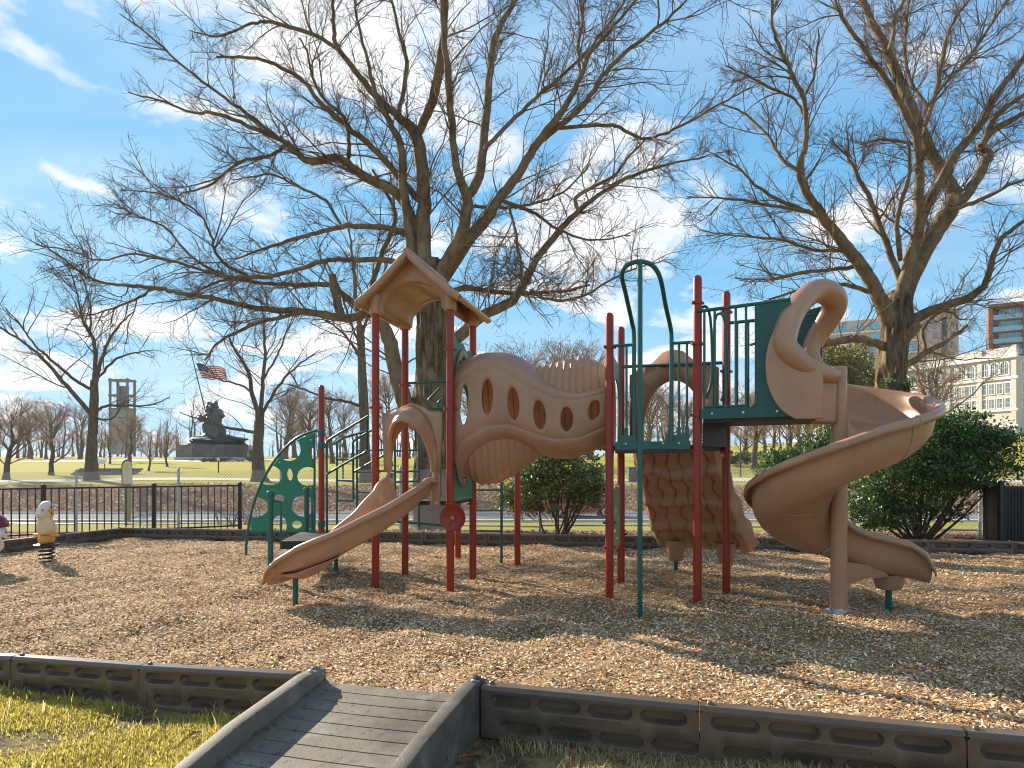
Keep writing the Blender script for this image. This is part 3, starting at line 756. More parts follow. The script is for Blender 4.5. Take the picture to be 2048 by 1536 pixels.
fab = npmesh('wire_mesh', np.array([tuple(v) for v in wv]), np.array(wf), 'chain_wire', clf); tag(fab, kind='stuff')
# posts at the columns seen in the photograph
def cl_at(px):
    k = (px - CX) / F; den = cdir.x - k * cdir.y; s = (k * cl0.y - cl0.x) / den; return s
pp = [cl_at(p) for p in (-100, 150, 355, 560, 800, 1080, 1330, 1620, 1962)]
for s in pp:
    q = cl0 + cdir * s; z = clz(s)
    m = MB(); m.tube([q + V(0, 0, z - .1) - nrm * .04, q + V(0, 0, z + CH + .07) - nrm * .04], .03, 10, dome=True); m.build('fence_post', 'galvanised', clf)
for zz_ in (.20,):
    for s0, s1 in zip(pp[:-1], pp[1:]):
        a = cl0 + cdir * s0 + V(0, 0, clz(s0) + zz_) - nrm * .04; b = cl0 + cdir * s1 + V(0, 0, clz(s1) + zz_ + random.uniform(-.03, .03)) - nrm * .04
        m = MB(); m.cyl(a, b, .017, 8); m.build('bottom_rail', 'galvanised', clf)
# bare bramble on the fence
br = empty('bramble', P(470, 1045, 15.2), 'pale bare bramble stems tangled on the chain link fence beside the picket fence', 'bramble')
rg = random.Random(5)
for i in range(16):
    b = P(462 + rg.uniform(-25, 60), 1050, 15.3 + rg.uniform(-.2, .3)); m = MB(); pts = [b]
    dx_, dz_ = rg.uniform(-.5, .35), rg.uniform(.5, 1)
    for k in range(1, 7):
        b = b + V(dx_ * .22 + rg.uniform(-.05, .05), rg.uniform(-.03, .03), dz_ * .22 * (1 - k * .11)); pts.append(b)
    m.tube(pts, [.012 * (1 - k / 8) for k in range(7)], 5); m.build('stem', 'dry_stem' if 'dry_stem' in M else 'far_twig', br)

# black ribbed fence at the right
rb = empty('ribbed_fence', V(8.05, 11.75, 0), 'black metal fence of narrow vertical ribs beside the evergreen shrub', 'fence')
ra, rb1, rc = P(1972, 1096, 12.6), P(2002, 1102, 11.85), P(2110, 1108, 11.5)
for q in (ra, rb1, rc): q.z = 0
FH = 1.12
for i, (a, b) in enumerate(((ra, rb1), (rb1, rc))):
    t = (b - a).normalized(); n = max(6, int((b - a).length / .046))
    me = None
    for k in range(n):
        c = a + (b - a) * ((k + .5) / n)
        if me is None:
            m = MB(); m.box(c + V(0, 0, FH / 2 - .02), (.026, .03, FH - .08), rz=math.atan2(t.y, t.x)); me = m.build('rib', 'black_metal', rb, smooth=0); cc = c
        else: o = me.copy(); COL.objects.link(o); o.parent = rb; o.location = c - cc
    for z in (.06, FH - .06):
        m = MB(); m.bar(a + V(0, 0, z) + t * .05, b + V(0, 0, z) - t * .05, .05, .05); m.build('rail', 'black_metal', rb, smooth=0)
    nn_ = t.cross(V(0, 0, 1))
    m = MB(); m.bar(a + V(0, 0, FH / 2) + t * .05 - nn_ * .02, b + V(0, 0, FH / 2) - t * .05 - nn_ * .02, .004, FH - .1); m.build('back_sheet', 'black_metal', rb, smooth=0)
for q in (ra, rb1, rc):
    m = MB(); m.box(q + V(0, 0, FH / 2), (.07, .07, FH + .06)); m.lathe(q + V(0, 0, FH + .03), [(.045, 0), (.045, .02), (.001, .04)], 8); m.build('fence_post', 'black_metal', rb, smooth=30)

# ================================================================== play structure
PS = empty('play_structure', V(.4, 8.0, 0), 'tan, red and green playground set with two slides, tunnel, climbers and a roofed tower', 'playground')
S1, TH1, C1 = .93, R(-13), V(-1.062, 8.45, 0)
ux, uy = V(math.cos(TH1), math.sin(TH1), 0), V(-math.sin(TH1), math.cos(TH1), 0)
def T1(a, b, z): return C1 + ux * a + uy * b + V(0, 0, z)
h = S1 / 2
A1, B1, C1p, D1 = T1(-h, -h, 0), T1(h, -h, 0), T1(-h, h, 0), T1(h, h, 0)
A2, A2b, B2, D2 = V(1.067, 7.47, 0), V(1.345, 8.42, 0), V(1.943, 7.15, 0), V(2.45, 7.80, 0)
PR = .0455
def post(q, top, clamps=(), dome=True, r=PR):
    m = MB(); z0 = float(mulch_z(np.array(q.x), np.array(q.y))) - .05
    m.tube([q + V(0, 0, z0), q + V(0, 0, top - (r if dome else 0))], r, 20, dome=dome)
    o = m.build('post', 'red_paint', PS)
    for z in clamps:
        c = MB(); c.lathe(q + V(0, 0, z), [(r + .001, -.017), (r + .009, -.015), (r + .009, .015), (r + .001, .017)], 20)
        for a in (R(20), R(200)):
            c.box(q + V(math.cos(a) * (r + .017), math.sin(a) * (r + .017), z), (.026, .03, .026), rz=a)
        c.build('clamp', 'red_paint', o)
    return o
post(A1, 3.30, (2.13, 1.05, .99), dome=False); post(B1, 3.30, (2.79, 2.10, .99), dome=False)
post(C1p, 3.30, (2.5,), dome=False); post(D1, 3.30, (2.8, .95), dome=False)
post(A2, 3.12, (2.74, 1.62, .82, .55)); post(A2b, 3.16, (2.66, 1.62, .60, .40)); post(B2, 3.44, (3.15, 2.72, 1.97, 1.60)); post(D2, 3.44, (3.2, 2.52, 1.60))
q = P(643, 1122, 10.3); q.z = 0; post(q, 2.66); RP = q
q = P(1035, 1128, 10.0); q.z = 0; post(q, 2.5)
q = P(916, 1119, 10.47); q.z = 0; post(q, 2.0)

# ---- decks
def deck(name, pts, z, mat_='deck_rubber', th=.05):
    m = MB(); m.prism([V(p.x, p.y, z - th) for p in pts], V(0, 0, th)); o = m.build(name, mat_, PS, smooth=0)
    return o
def shrink(ps, f=.93):
    c = sum(ps, V(0, 0, 0)) / len(ps); return [c + (p - c) * f for p in ps]
ZD1, ZD2, ZD3 = 1.03, 1.66, 1.95
deck('deck', shrink([A1, B1, D1, C1p]), ZD1)
deck('deck', shrink([A2, B2, D2, A2b], .95), ZD2)
vR = (B2 - D2).normalized(); up3 = V(-vR.y, vR.x, 0)       # direction of the upper deck, right and forward
up3 = V(math.cos(R(-29)), math.sin(R(-29)), 0)
F2 = B2 + up3 * 1.12; E2 = D2 + up3 * 1.0
deck('deck', [B2 + up3 * .06, F2, E2, D2 + up3 * .06], ZD3, th=.06)
# ribbed riser between the two decks
for i in range(9):
    z = ZD2 + .02 + i * .027
    if z > ZD3 - .07: break
    m = MB(); a = B2 + (D2 - B2) * .1; b = B2 + (D2 - B2) * .9
    m.bar(a + V(0, 0, z), b + V(0, 0, z), .02, .016); m.build('riser_rib', 'deck_rubber', PS, smooth=0)
m = MB(); a = B2 + (D2 - B2) * .1 + up3 * .03; b = B2 + (D2 - B2) * .9 + up3 * .03; m.bar(a + V(0, 0, ZD2 + .12), b + V(0, 0, ZD2 + .12), .01, .26); m.build('riser_panel', 'deck_rubber', PS, smooth=0)

# ---- roof of the left tower
RW, RLn = .63, .64
def roof_prof(w, z0, zr):
    # (offset across, z) along one slope from eave to ridge, slightly flared at the eave
    return [(-w, z0), (-w * .80, z0 + (zr - z0) * .155), (-w * .45, z0 + (zr - z0) * .50), (0, zr)]
Z0, ZR = 3.355, 3.90
rm = MB()
# shingle courses: each course is a slab that laps the one below
left = roof_prof(RW, Z0, ZR); pr = np.array(catmull(left, 5))
full = [(x, z) for x, z in pr] + [(-x, z) for x, z in pr[::-1][1:]]
outer = full; inner = [(x * .97, z - .045) for x, z in full]
rows = []
for yb in (-RLn, RLn):
    pass
sec = lambda off, y, k=1.0: [T1(x, y, z + off) for x, z in full]
m = MB()
m.grid([sec(0, -RLn), sec(0, RLn)])
m.grid([sec(-.045, -RLn), sec(-.045, RLn)])
for y in (-RLn, RLn): m.grid([sec(0, y), sec(-.045, y)])
for e in (0, -1): m.grid([[sec(0, -RLn)[e], sec(0, RLn)[e]], [sec(-.045, -RLn)[e], sec(-.045, RLn)[e]]])
roof = m.build('roof', 'tan_plastic', PS, smooth=35, merge=True)
# rounded rake beads
for y in (-RLn, RLn):
    m = MB(); m.tube([T1(x, y, z - .02) for x, z in full], .042, 10); m.build('rake_bead', 'tan_plastic', roof)
for s in (-1, 1):
    m = MB(); m.tube([T1(s * RW, -RLn, Z0 - .02), T1(s * RW, RLn, Z0 - .02)], .034, 10); m.build('eave_bead', 'tan_plastic', roof)
m = MB(); m.tube([T1(0, -RLn - .02, ZR - .005), T1(0, RLn + .02, ZR - .005)], .045, 10); m.build('ridge_cap', 'tan_plastic', roof)
# shingles
half = [(x, z) for x, z in pr]
seg = np.cumsum([0] + [math.hypot(half[i + 1][0] - half[i][0], half[i + 1][1] - half[i][1]) for i in range(len(half) - 1)])
def onslope(t):
    d = t * seg[-1]; return (np.interp(d, seg, [p[0] for p in half]), np.interp(d, seg, [p[1] for p in half]))
rg = random.Random(3)
NC = 7
for s in (-1, 1):
    for c in range(NC):
        x0, z0 = onslope(c / NC); x1, z1 = onslope(min(1, (c + 1.12) / NC))
        y = -RLn + .035 - (.05 if c % 2 else 0)
        while y < RLn - .04:
            w = rg.uniform(.10, .17); ya, yb = max(y, -RLn + .03), min(y + w - .007, RLn - .03); y += w
            if yb - ya < .02: continue
            th = .014 + rg.uniform(0, .004)
            m = MB()
            pts = [T1(s * x0, ya, z0 + th), T1(s * x0, yb, z0 + th), T1(s * x1, yb, z1 + .003), T1(s * x1, ya, z1 + .003),
                   T1(s * x0, ya, z0 - .003), T1(s * x0, yb, z0 - .003), T1(s * x1, yb, z1 - .006), T1(s * x1, ya, z1 - .006)]
            m.add(pts, [(0, 1, 2, 3), (4, 7, 6, 5), (0, 4, 5, 1), (1, 5, 6, 2), (2, 6, 7, 3), (3, 7, 4, 0)])
            m.build('shingle', 'tan_plastic', roof, smooth=0)
# gable walls with arched openings and the vault behind them
def arch(n=18, aw=.375, zb=3.27, zt=3.60):
    return [(-aw * math.cos(math.pi * i / n), zb + (zt - zb) * math.sin(math.pi * i / n) ** .8) for i in range(n + 1)]
ar = arch()
def topz(x): return float(np.interp(-abs(x), [p[0] for p in half], [p[1] for p in half])) - .05
gw = [(-h - .045, 3.26), (-h - .045, topz(h + .045))] + [(x, topz(x)) for x in np.linspace(-h + .02, h - .02, 15)] + [(h + .045, topz(h + .045)), (h + .045, 3.26), (.375, 3.26)] + [(x, z) for x, z in ar[::-1]][1:-1] + [(-.375, 3.26)]
for sgn in (-1, 1):
    pts, fs = cdt(gw, [])
    m = MB(); y0 = sgn * (h + .03); y1 = sgn * (h - .05)
    m.add([T1(x, y0, z) for x, z in pts], fs); m.add([T1(x, y1, z) for x, z in pts], fs)
    n = len(gw); m.grid([[T1(x, y0, z) for x, z in gw], [T1(x, y1, z) for x, z in gw]], wrap=True)
    m.build('gable', 'tan_plastic', roof, smooth=30, merge=True)
m = MB(); m.grid([[T1(x, y, z + .012) for x, z in ar] for y in np.linspace(-h + .05, h - .05, 8)]); m.build('vault', 'tan_plastic', roof, smooth=60, solid=.015)
for (a, b) in ((-h, -h), (h, -h), (-h, h), (h, h)):
    m = MB(); m.lathe(T1(a, b, 0), [(.066, 3.235), (.073, 3.245), (.076, 3.30), (.086, 3.40), (.088, 3.46)], 20); m.build('post_socket', 'tan_plastic', roof)

# ---- sweeping helper for slide chutes: path points, lateral vectors, section (lateral, height)
def sweep(path, lat, section, name, mat_, parent, solid=.022, ups=None):
    rows = []
    for i, (p, l) in enumerate(zip(path, lat)):
        u = V(0, 0, 1) if ups is None else ups[i]
        rows.append([p + l * a + u * b for a, b in (section(i / (len(path) - 1)) if callable(section) else section)])
    m = MB(); m.grid(rows); return m.build(name, mat_, parent, smooth=50, solid=solid, offset=0)
# ---- curved slide of the left tower
sp = [T1(0, -h - .00, 1.05), T1(-.01, -h - .20, 1.02), T1(-.06, -h - .46, .87), T1(-.24, -h - .74, .67), T1(-.54, -h - .93, .47), T1(-.82, -h - .98, .345), T1(-1.02, -h - .97, .305)]
sp = [Vector(x) for x in catmull([tuple(x) for x in sp], 20)]
lat = []
for i in range(len(sp)):
    t = sp[min(i + 1, len(sp) - 1)] - sp[max(i - 1, 0)]; t.z = 0; t.normalize(); lat.append(V(-t.y, t.x, 0))    # left of travel = the outer, camera side is right? see sign below
def slide_sec(t):
    w = .235; hw = .24 + .06 * math.sin(math.pi * min(1, t * 1.1)) - (.10 * max(0, t - .82) / .18)
    s = []
    s += [(-w - .075, hw - .055), (-w - .072, hw - .02), (-w - .05, hw), (-w - .02, hw), (-w - .004, hw - .02), (-w, hw * .55), (-w + .02, hw * .18), (-w + .07, .02), (-w + .14, 0)]
    s += [(0, -.004)]
    s += [(-a, b) for a, b in s[-2::-1]]
    return s
slide1 = sweep(sp, lat, slide_sec, 'slide', 'tan_plastic', PS, .018)
tag(slide1, 'short curved tan slide')
# lip at the foot of the slide
e, le = sp[-1], lat[-1]; td = (sp[-1] - sp[-3]); td.z = 0; td.normalize()
m = MB(); rows = []
base = [e + le * a + V(0, 0, b) for a, b in slide_sec(1)]
for k in range(6):
    a = k / 5 * 1.5
    rows.append([q + td * (.10 * math.sin(a)) - V(0, 0, .12 * (1 - math.cos(a)) + max(0, q.z - e.z) * .75 * (k / 5)) for q in base])
m.grid(rows); m.build('exit_lip', 'tan_plastic', slide1, smooth=60, solid=.018, offset=0)
# keel under the lower run
m = MB(); kp = sp[int(len(sp) * .62):-2]; kl = lat[int(len(sp) * .62):-2]
m.grid([[p + l * a + V(0, 0, b * math.sin(math.pi * (i + .4) / len(kp)) - .005) for a, b in ((-.20, 0), (-.14, -.05), (-.05, -.085), (.05, -.085), (.14, -.05), (.20, 0))] for i, (p, l) in enumerate(zip(kp, kl))])
m.build('keel', 'tan_plastic', slide1, smooth=60, solid=.01)
q = P(591, 1200, 7.33); m = MB(); m.tube([V(q.x, q.y, -.05), V(q.x, q.y, .30)], .030, 14); m.build('leg', 'green_paint', slide1)
# side flanges where the slide meets the deck
for s, z1 in ((-1, 1.36), (1, 1.36)):
    m = MB(); pts = [T1(s * .335, -h + .00, .97), T1(s * .335, -h + .00, z1 - .02), T1(s * .245, -h, z1), T1(s * .235, -h - .015, 1.05), T1(s * .20, -h, .97)]
    m.prism(pts, uy * .03); m.build('flange', 'tan_plastic', slide1, smooth=30, bevel=.006)
    b_ = MB(); mt = Matrix((ux, V(0, 0, 1), -uy)).transposed(); b_.lathe(T1(s * .29, -h - .001, 1.01), [(.018, 0), (.018, .006), (.008, .010), (.001, .011)], 12, M=mt); b_.build('bolt', 'bolt_steel', slide1)
# ---- hood over that slide: panel with arch, and a cowl standing forward
hood = None
pw_, zb_, zt_ = .345, 1.365, 2.06
def harch(aw, zb, zt, n=22, pw2=.85): return [(-aw * math.cos(math.pi * i / n), zb + (zt - zb) * max(0, math.sin(math.pi * i / n)) ** pw2) for i in range(n + 1)]
ha = harch(.255, zb_, 1.93)
outl = [(-.345, zb_), (-.355, 1.7), (-.37, zt_)] + [(-.20, zt_ + .015), (-.13, zt_ + .07), (0, zt_ + .12), (.13, zt_ + .07), (.20, zt_ + .015)] + [(.37, zt_), (.355, 1.7), (.345, zb_), (.255, zb_)] + ha[::-1][1:-1] + [(-.255, zb_)]
pts, fs = cdt(outl, [])
m = MB(); m.add([T1(x, -h - .02, z) for x, z in pts], fs)
hood = m.build('slide_hood', 'tan_plastic', PS, smooth=30, solid=.03, offset=0)
rows = []
for k in range(7):
    f = k / 6
    ring = []
    for i in range(23):
        s_ = math.sin(math.pi * i / 22); a = harch(.315 - .055 * f, zb_, 2.12 - .13 * f)[i]
        pro = .30 * s_ ** 1.5 * math.sin(f * math.pi / 2) + .005
        ring.append(T1(a[0], -h - .03 - pro, a[1] - .03 * f * f * s_))
    rows.append(ring)
m = MB(); m.grid(rows); m.build('cowl', 'tan_plastic', hood, smooth=60, solid=.03, offset=0)
ring = rows[-1]
m = MB(); m.tube(ring, .024, 10); m.build('cowl_rim', 'tan_plastic', hood)
for s in (-1, 1):
    m = MB(); m.tube([T1(s * .285, -h - .03, 1.30), T1(s * .285, -h - .03, 1.38)], .022, 10); m.build('joint_pin', 'tan_plastic', hood)

# ---- red drum wheel on the front right post of the tower
wc = V(B1.x + .035, B1.y - .10, .845); fw = V(-.12, -.99, .05).normalized(); sx_ = V(0, 0, 1).cross(fw).normalized(); up_ = fw.cross(sx_)
Mw = Matrix((sx_, up_, fw)).transposed()
m = MB(); m.lathe(wc, [(.002, -.02), (.09, -.03), (.145, -.028), (.150, -.010), (.150, .004), (.143, .012), (.134, .006), (.10, -.006), (.05, -.012), (.002, -.013)], 40, M=Mw)
wheel = m.build('drum_wheel', 'red_paint', PS, smooth=60)
for k in range(5):
    a = 2 * math.pi * k / 5 + .4; pa = [wc + Mw @ V(r * math.cos(a + .25 * (r / .15)), r * math.sin(a + .25 * (r / .15)), .004 - .012 * (1 - r / .15)) for r in (.025, .06, .10, .138)]
    m = MB(); m.tube(pa, .0045, 6); m.build('ridge', 'red_paint', wheel)
m = MB(); m.lathe(wc, [(.022, -.012), (.022, .012), (.014, .018), (.001, .019)], 16, M=Mw); m.build('hub', 'tan_plastic', wheel)
m = MB(); m.cyl(wc - fw * .02, V(B1.x, B1.y, .845), .012, 8); m.build('axle', 'bolt_steel', wheel)

# ---- green panel on the right side of the tower, with wavy head
Lp = S1 - .10
def T1r(s, z, off=.0): return T1(h + off, -h + .05 + s, z)
outl = [(0, 1.02), (Lp, 1.02)] + [(Lp, 2.86)] + [(Lp - Lp * k / 12, 2.86 + .10 * k / 12 + .028 * math.sin(k / 12 * math.pi * 5)) for k in range(1, 12)] + [(0, 2.99)]
hole = ell(Lp / 2, 1.88, .30, .58, 32)
pts, fs = cdt(outl, [hole]); m = MB(); m.add([T1r(s, z) for s, z in pts], fs); pan = m.build('tunnel_panel', 'green_sheet', PS, smooth=0, solid=.018, offset=0)
for k in range(6):
    b_ = MB(); mt = Matrix((uy, V(0, 0, 1), ux)).transposed(); b_.lathe(T1r(.06 + k * (Lp - .12) / 5, 1.05, .009), [(.010, 0), (.008, .005), (.001, .006)], 8, M=mt); b_.build('bolt', 'bolt_steel', pan)

# ---- tunnel
tl, trr = T1(h + .01, 0, 0), (A2 + A2b) / 2 - V(.02, 0, 0)
tax = (trr - tl); TLn = tax.length; tax.normalize(); tnm = V(tax.y, -tax.x, 0)      # towards the camera
def pxz(px, py, d=7.62): return CAMZ + (HZ - py) * d / F
def u_of(px):
    k = (px - CX) / F; o = tl + tnm * .42
    return (k * o.y - o.x) / (tax.x - k * tax.y) / TLn
topc = [(905, 708), (930, 695), (960, 689), (1000, 690), (1030, 701), (1060, 723), (1080, 744), (1110, 764), (1150, 775), (1190, 770), (1215, 760)]
botc = [(905, 965), (922, 935), (945, 912), (975, 894), (1005, 886), (1030, 888), (1055, 900), (1090, 914), (1130, 918), (1170, 906), (1200, 890), (1215, 882)]
cru = [(905, 755), (950, 726), (1000, 726), (1050, 764), (1100, 789), (1150, 797), (1215, 780)]
crl = [(905, 905), (925, 885), (970, 856), (1020, 852), (1070, 871), (1110, 882), (1160, 878), (1215, 852)]
def cv(tab, u):
    return float(np.interp(u, [u_of(a) for a, b in tab], [pxz(a, b) for a, b in tab]))
def smoothcv(tab):
    us = np.linspace(0, 1, 81); v = np.array([cv(tab, u) for u in us]); kk = np.hanning(9); kk /= kk.sum()
    vp = np.pad(v, 4, mode='edge'); v = np.convolve(vp, kk, 'valid'); return lambda u: float(np.interp(u, us, v))
fT, fB, fU, fL_ = smoothcv(topc), smoothcv(botc), smoothcv(cru), smoothcv(crl)
def shell(u, v):
    """v 0..1 from the back of the top, over the face, to the back of the bottom"""
    zt, zb, zu, zl = fT(u), fB(u), fU(u), fL_(u)
    end = 1 - .0 * u
    bd = .43 - .10 * max(0, u - .75) / .25 - .03 * max(0, .12 - u) / .12
    tab_v = [0, .14, .22, .32, .42, .58, .68, .78, .86, 1]
    zs = [zt - .10, zt, zt - .02, zt - .5 * (zt - zu), zu, zl, zl - .5 * (zl - zb), zb + .02, zb, zb + .10]
    ys = [-.10, .05, .16, bd - .07, bd, bd, bd - .06, .16, .05, -.10]
    def sm(tab):
        return float(np.interp(v, tab_v, tab))
    w = .03; z = (sm(zs) + float(np.interp(min(1, v + w), tab_v, zs)) + float(np.interp(max(0, v - w), tab_v, zs))) / 3
    y = (sm(ys) + float(np.interp(min(1, v + w), tab_v, ys)) + float(np.interp(max(0, v - w), tab_v, ys))) / 3
    # creases
    for vc in (.42, .58): y -= .012 * math.exp(-((v - vc) / .008) ** 2)
    y += .012 * math.sin(math.pi * np.clip((v - .42) / .16, 0, 1))
    return tl + tax * (u * TLn) + tnm * y + V(0, 0, z)
win = [(929, 805, 7.5, 41), (976, 790, 9.5, 37), (1028, 806, 10, 33), (1080, 829, 10.5, 29), (1134, 838, 10.5, 24.5), (1188, 820, 10, 20)]
holes = []; wuv = []
for px, py, a, b in win:
    u = u_of(px); z = pxz(px, py); v = .42 + .16 * (fU(u) - z) / (fU(u) - fL_(u)) ; du = (u_of(px + a) - u_of(px - a)) / 2 * 1.2; dv = .16 * (b * 7.62 / F) / (fU(u) - fL_(u))
    wuv.append((u, v, du, dv)); holes.append(ell(u, v, du, dv, 24))
inner = [(a, b) for a in np.linspace(.012, .988, 62) for b in np.concatenate([np.linspace(.02, .40, 22), [.412, .418, .424, .43], np.linspace(.45, .55, 9), [.57, .576, .582, .588], np.linspace(.60, .98, 22)])]
inner = [(a, b) for a, b in inner if not any(((a - u) / (du * 1.15)) ** 2 + ((b - v) / (dv * 1.15)) ** 2 < 1 for u, v, du, dv in wuv)]
border_ = [(a, 0) for a in np.linspace(0, 1, 60)] + [(1, b) for b in np.linspace(0, 1, 40)[1:]] + [(a, 1) for a in np.linspace(1, 0, 60)[1:]] + [(0, b) for b in np.linspace(1, 0, 40)[1:-1]]
pts, fs = cdt(border_, holes, inner)
m = MB(); m.add([shell(u, v) for u, v in pts], fs)
tun = m.build('tunnel', 'tan_shell', PS, smooth=60, solid=.022, offset=0); tag(tun, 'tan wave shaped crawl tunnel with oval windows')
for u, v, du, dv in wuv:
    m = MB(); lp = [shell(a, b) + tnm * .003 for a, b in ell(u, v, du * 1.12, dv * 1.05, 32)]
    m.tube(lp + lp[:2], .0085, 8, caps=False); m.build('window_rim', 'tan_shell', tun)
# ribbed tube behind the face
def rib_tube(u, a):
    zb = float(np.interp(u, [0, .12, .25, .42, .55, 1], [1.36, 1.215, 1.24, 1.42, 1.60, 1.64])); zt = float(np.interp(u, [0, .45, .62, .78, .92, 1], [2.66, 2.60, 2.655, 2.725, 2.64, 2.5]))
    rp = .017 * max(0, math.cos(u * 2 * math.pi * 23)) ** 5
    zc, hz = (zb + zt) / 2, (zt - zb) / 2
    ry = .40 - .06 * max(0, u - .8) / .2
    return tl + tax * (u * TLn) + tnm * ((ry + rp) * math.cos(a) * .9 - .03) + V(0, 0, zc + (hz + rp) * math.sin(a))
us = np.linspace(0, 1, 277)
# leaves an opening where the first window lets the light through
def ends(u):
    zb = float(np.interp(u, [0, .12, .25, .42, .55, 1], [1.36, 1.215, 1.24, 1.42, 1.60, 1.64])); zt = float(np.interp(u, [0, .45, .62, .78, .92, 1], [2.66, 2.60, 2.655, 2.725, 2.64, 2.5]))
    zc, hz = (zb + zt) / 2, (zt - zb) / 2
    a0 = math.asin(float(np.clip((fT(u) - .14 - zc) / hz, -.9, .97))); a1 = math.asin(float(np.clip((fB(u) + .12 - zc) / hz, -.97, .9)))
    return a0, 2 * math.pi + a1
rows = [[rib_tube(u, a) for a in np.linspace(*ends(u), 41)] for u in us]
m = MB(); vs0 = [q for r_ in rows for q in r_]; ff = []
nc = 41
for i in range(276):
    for j in range(40):
        ff.append((i * nc + j, i * nc + j + 1, (i + 1) * nc + j + 1, (i + 1) * nc + j))
m.add(vs0, ff); m.build('ribbed_wall', 'tan_rib', tun, smooth=60, solid=.012, offset=0)
# flange against the green panel
fl = ell(0, 0, 1, 1, 40)
m = MB(); ro = [tl + tnm * (.40 * x + .02) + tax * .012 + V(0, 0, 2.02 + .84 * y * (1 if y > 0 else 1.0)) for x, y in fl]; ri = [tl + tnm * (.32 * x + .02) + tax * .012 + V(0, 0, 2.02 + .74 * y) for x, y in fl]
m.grid([ro, ri], wrap=True); m.build('flange', 'tan_shell', tun, smooth=60, solid=.02)
for k in range(14):
    a = 2 * math.pi * k / 14 + .2; b_ = MB(); mt = Matrix((tnm, V(0, 0, 1), tax)).transposed()
    b_.lathe(tl + tnm * (.36 * math.cos(a) + .02) + tax * .022 + V(0, 0, 2.02 + .79 * math.sin(a)), [(.012, 0), (.010, .006), (.001, .008)], 8, M=mt); b_.build('bolt', 'bolt_steel', tun)
# end plate at the other tower
ap = (A2b - A2).normalized(); La = (A2b - A2).length
outl = [(.06, 1.63), (La - .06, 1.63), (La - .06, 2.62), (.06, 2.70)]; pts, fs = cdt(outl, [ell(La / 2, 2.05, .34, .40, 28)])
m = MB(); m.add([A2 + ap * s + V(0, 0, z) for s, z in pts], fs); m.build('tunnel_panel', 'pale_sheet', PS, smooth=0, solid=.018, offset=0)
# small game panel under that tower
outl = [(.12, .50), (.30, .46), (.55, .50), (.80, .52), (.84, .70), (.80, .95), (.84, 1.20), (.70, 1.23), (.62, 1.20), (.50, 1.24), (.30, 1.20), (.14, 1.22), (.10, .9)]
hl = [ell(.45, .95, .06, .05), ell(.40, .72, .09, .02), ell(.55, .62, .08, .02), ell(.65, .85, .05, .05)]
pts, fs = cdt(outl, hl); m = MB(); m.add([A2 + ap * s + V(0, 0, z - .02) for s, z in pts], fs); m.build('game_panel', 'pale_sheet', PS, smooth=0, solid=.02, offset=0)

# ---- green tubes
def gtube(pts, r=.0165, sm=0, n=10, name='rail', parent=None):
    p = [tuple(x) for x in pts]
    if sm: p = catmull(p, sm)
    m = MB(); m.tube([Vector(x) for x in p], r, n); return m.build(name, 'green_paint', parent or PS)
fp = P(1280, 1229, 6.62)
gtube([V(fp.x, fp.y, -.05), V(fp.x, fp.y, 3.43)], .025, n=14, name='sliding_pole')
arch_pts = [P(1268, 882, 7.38), P(1268, 760, 7.38), P(1268, 672, 7.36), P(1264, 645, 7.28), P(1252, 590, 6.95), P(1244, 552, 6.74), P(1252, 532, 6.65), P(1280, 523, 6.62), P(1306, 532, 6.64), P(1321, 558, 6.72), P(1331, 610, 6.95), P(1341, 655, 7.18), P(1343, 680, 7.22), P(1343, 760, 7.23), P(1343, 882, 7.23)]
gtube(arch_pts, .023, sm=6, n=12, name='pole_arch')
# front rail of the lower deck: kerb board with upstands, top rails and balusters
fdir = (B2 - A2).normalized()
def onAB(px):
    k = (px - CX) / F; s = (k * A2.y - A2.x) / (fdir.x - k * fdir.y); return A2 + fdir * s
m = MB(); m.bar(onAB(1231) + V(0, 0, ZD2 + .0), onAB(1381) + V(0, 0, ZD2 + .0), .03, .085); kb_ = m.build('deck_kerb', 'green_paint', PS, smooth=0)
for a, b in ((1236, 1272), (1333, 1378)):
    m = MB(); m.bar(onAB(a) + V(0, 0, ZD2 + .075), onAB(b) + V(0, 0, ZD2 + .075), .028, .075); m.build('upstand', 'green_paint', kb_, smooth=0)
for px in (1252, 1327, 1358):
    b_ = MB(); nn_ = V(fdir.y, -fdir.x, 0); mt = Matrix((fdir, V(0, 0, 1), nn_)).transposed(); b_.lathe(onAB(px) + nn_ * .016 + V(0, 0, ZD2 + .02), [(.013, 0), (.011, .006), (.001, .008)], 10, M=mt); b_.build('bolt', 'bolt_steel', kb_)
m = MB(); m.bar(onAB(1231) - V(0, 0, -ZD2 + .065), onAB(1381) - V(0, 0, -ZD2 + .065), .04, .04); m.build('deck_edge', 'deck_rubber', PS, smooth=0)
gtube([onAB(1226) + V(0, 0, 2.75), onAB(1268) + V(0, 0, 2.75)]); gtube([onAB(1343) + V(0, 0, 2.74), onAB(1388) + V(0, 0, 2.74)])
for px in (1240, 1253, 1358, 1374):
    gtube([onAB(px) + V(0, 0, ZD2 + .09), onAB(px) + V(0, 0, 2.75)], .0135, name='baluster')
    m = MB(); m.bar(onAB(px) + V(0, 0, ZD2 + .10), onAB(px) + V(0, 0, ZD2 + .19), .03, .036, up=(1, 0, 0)); m.build('socket', 'green_paint', PS, smooth=0)
gtube([A2b + V(0, 0, 2.66), D2 + V(0, 0, 2.62)], .019)

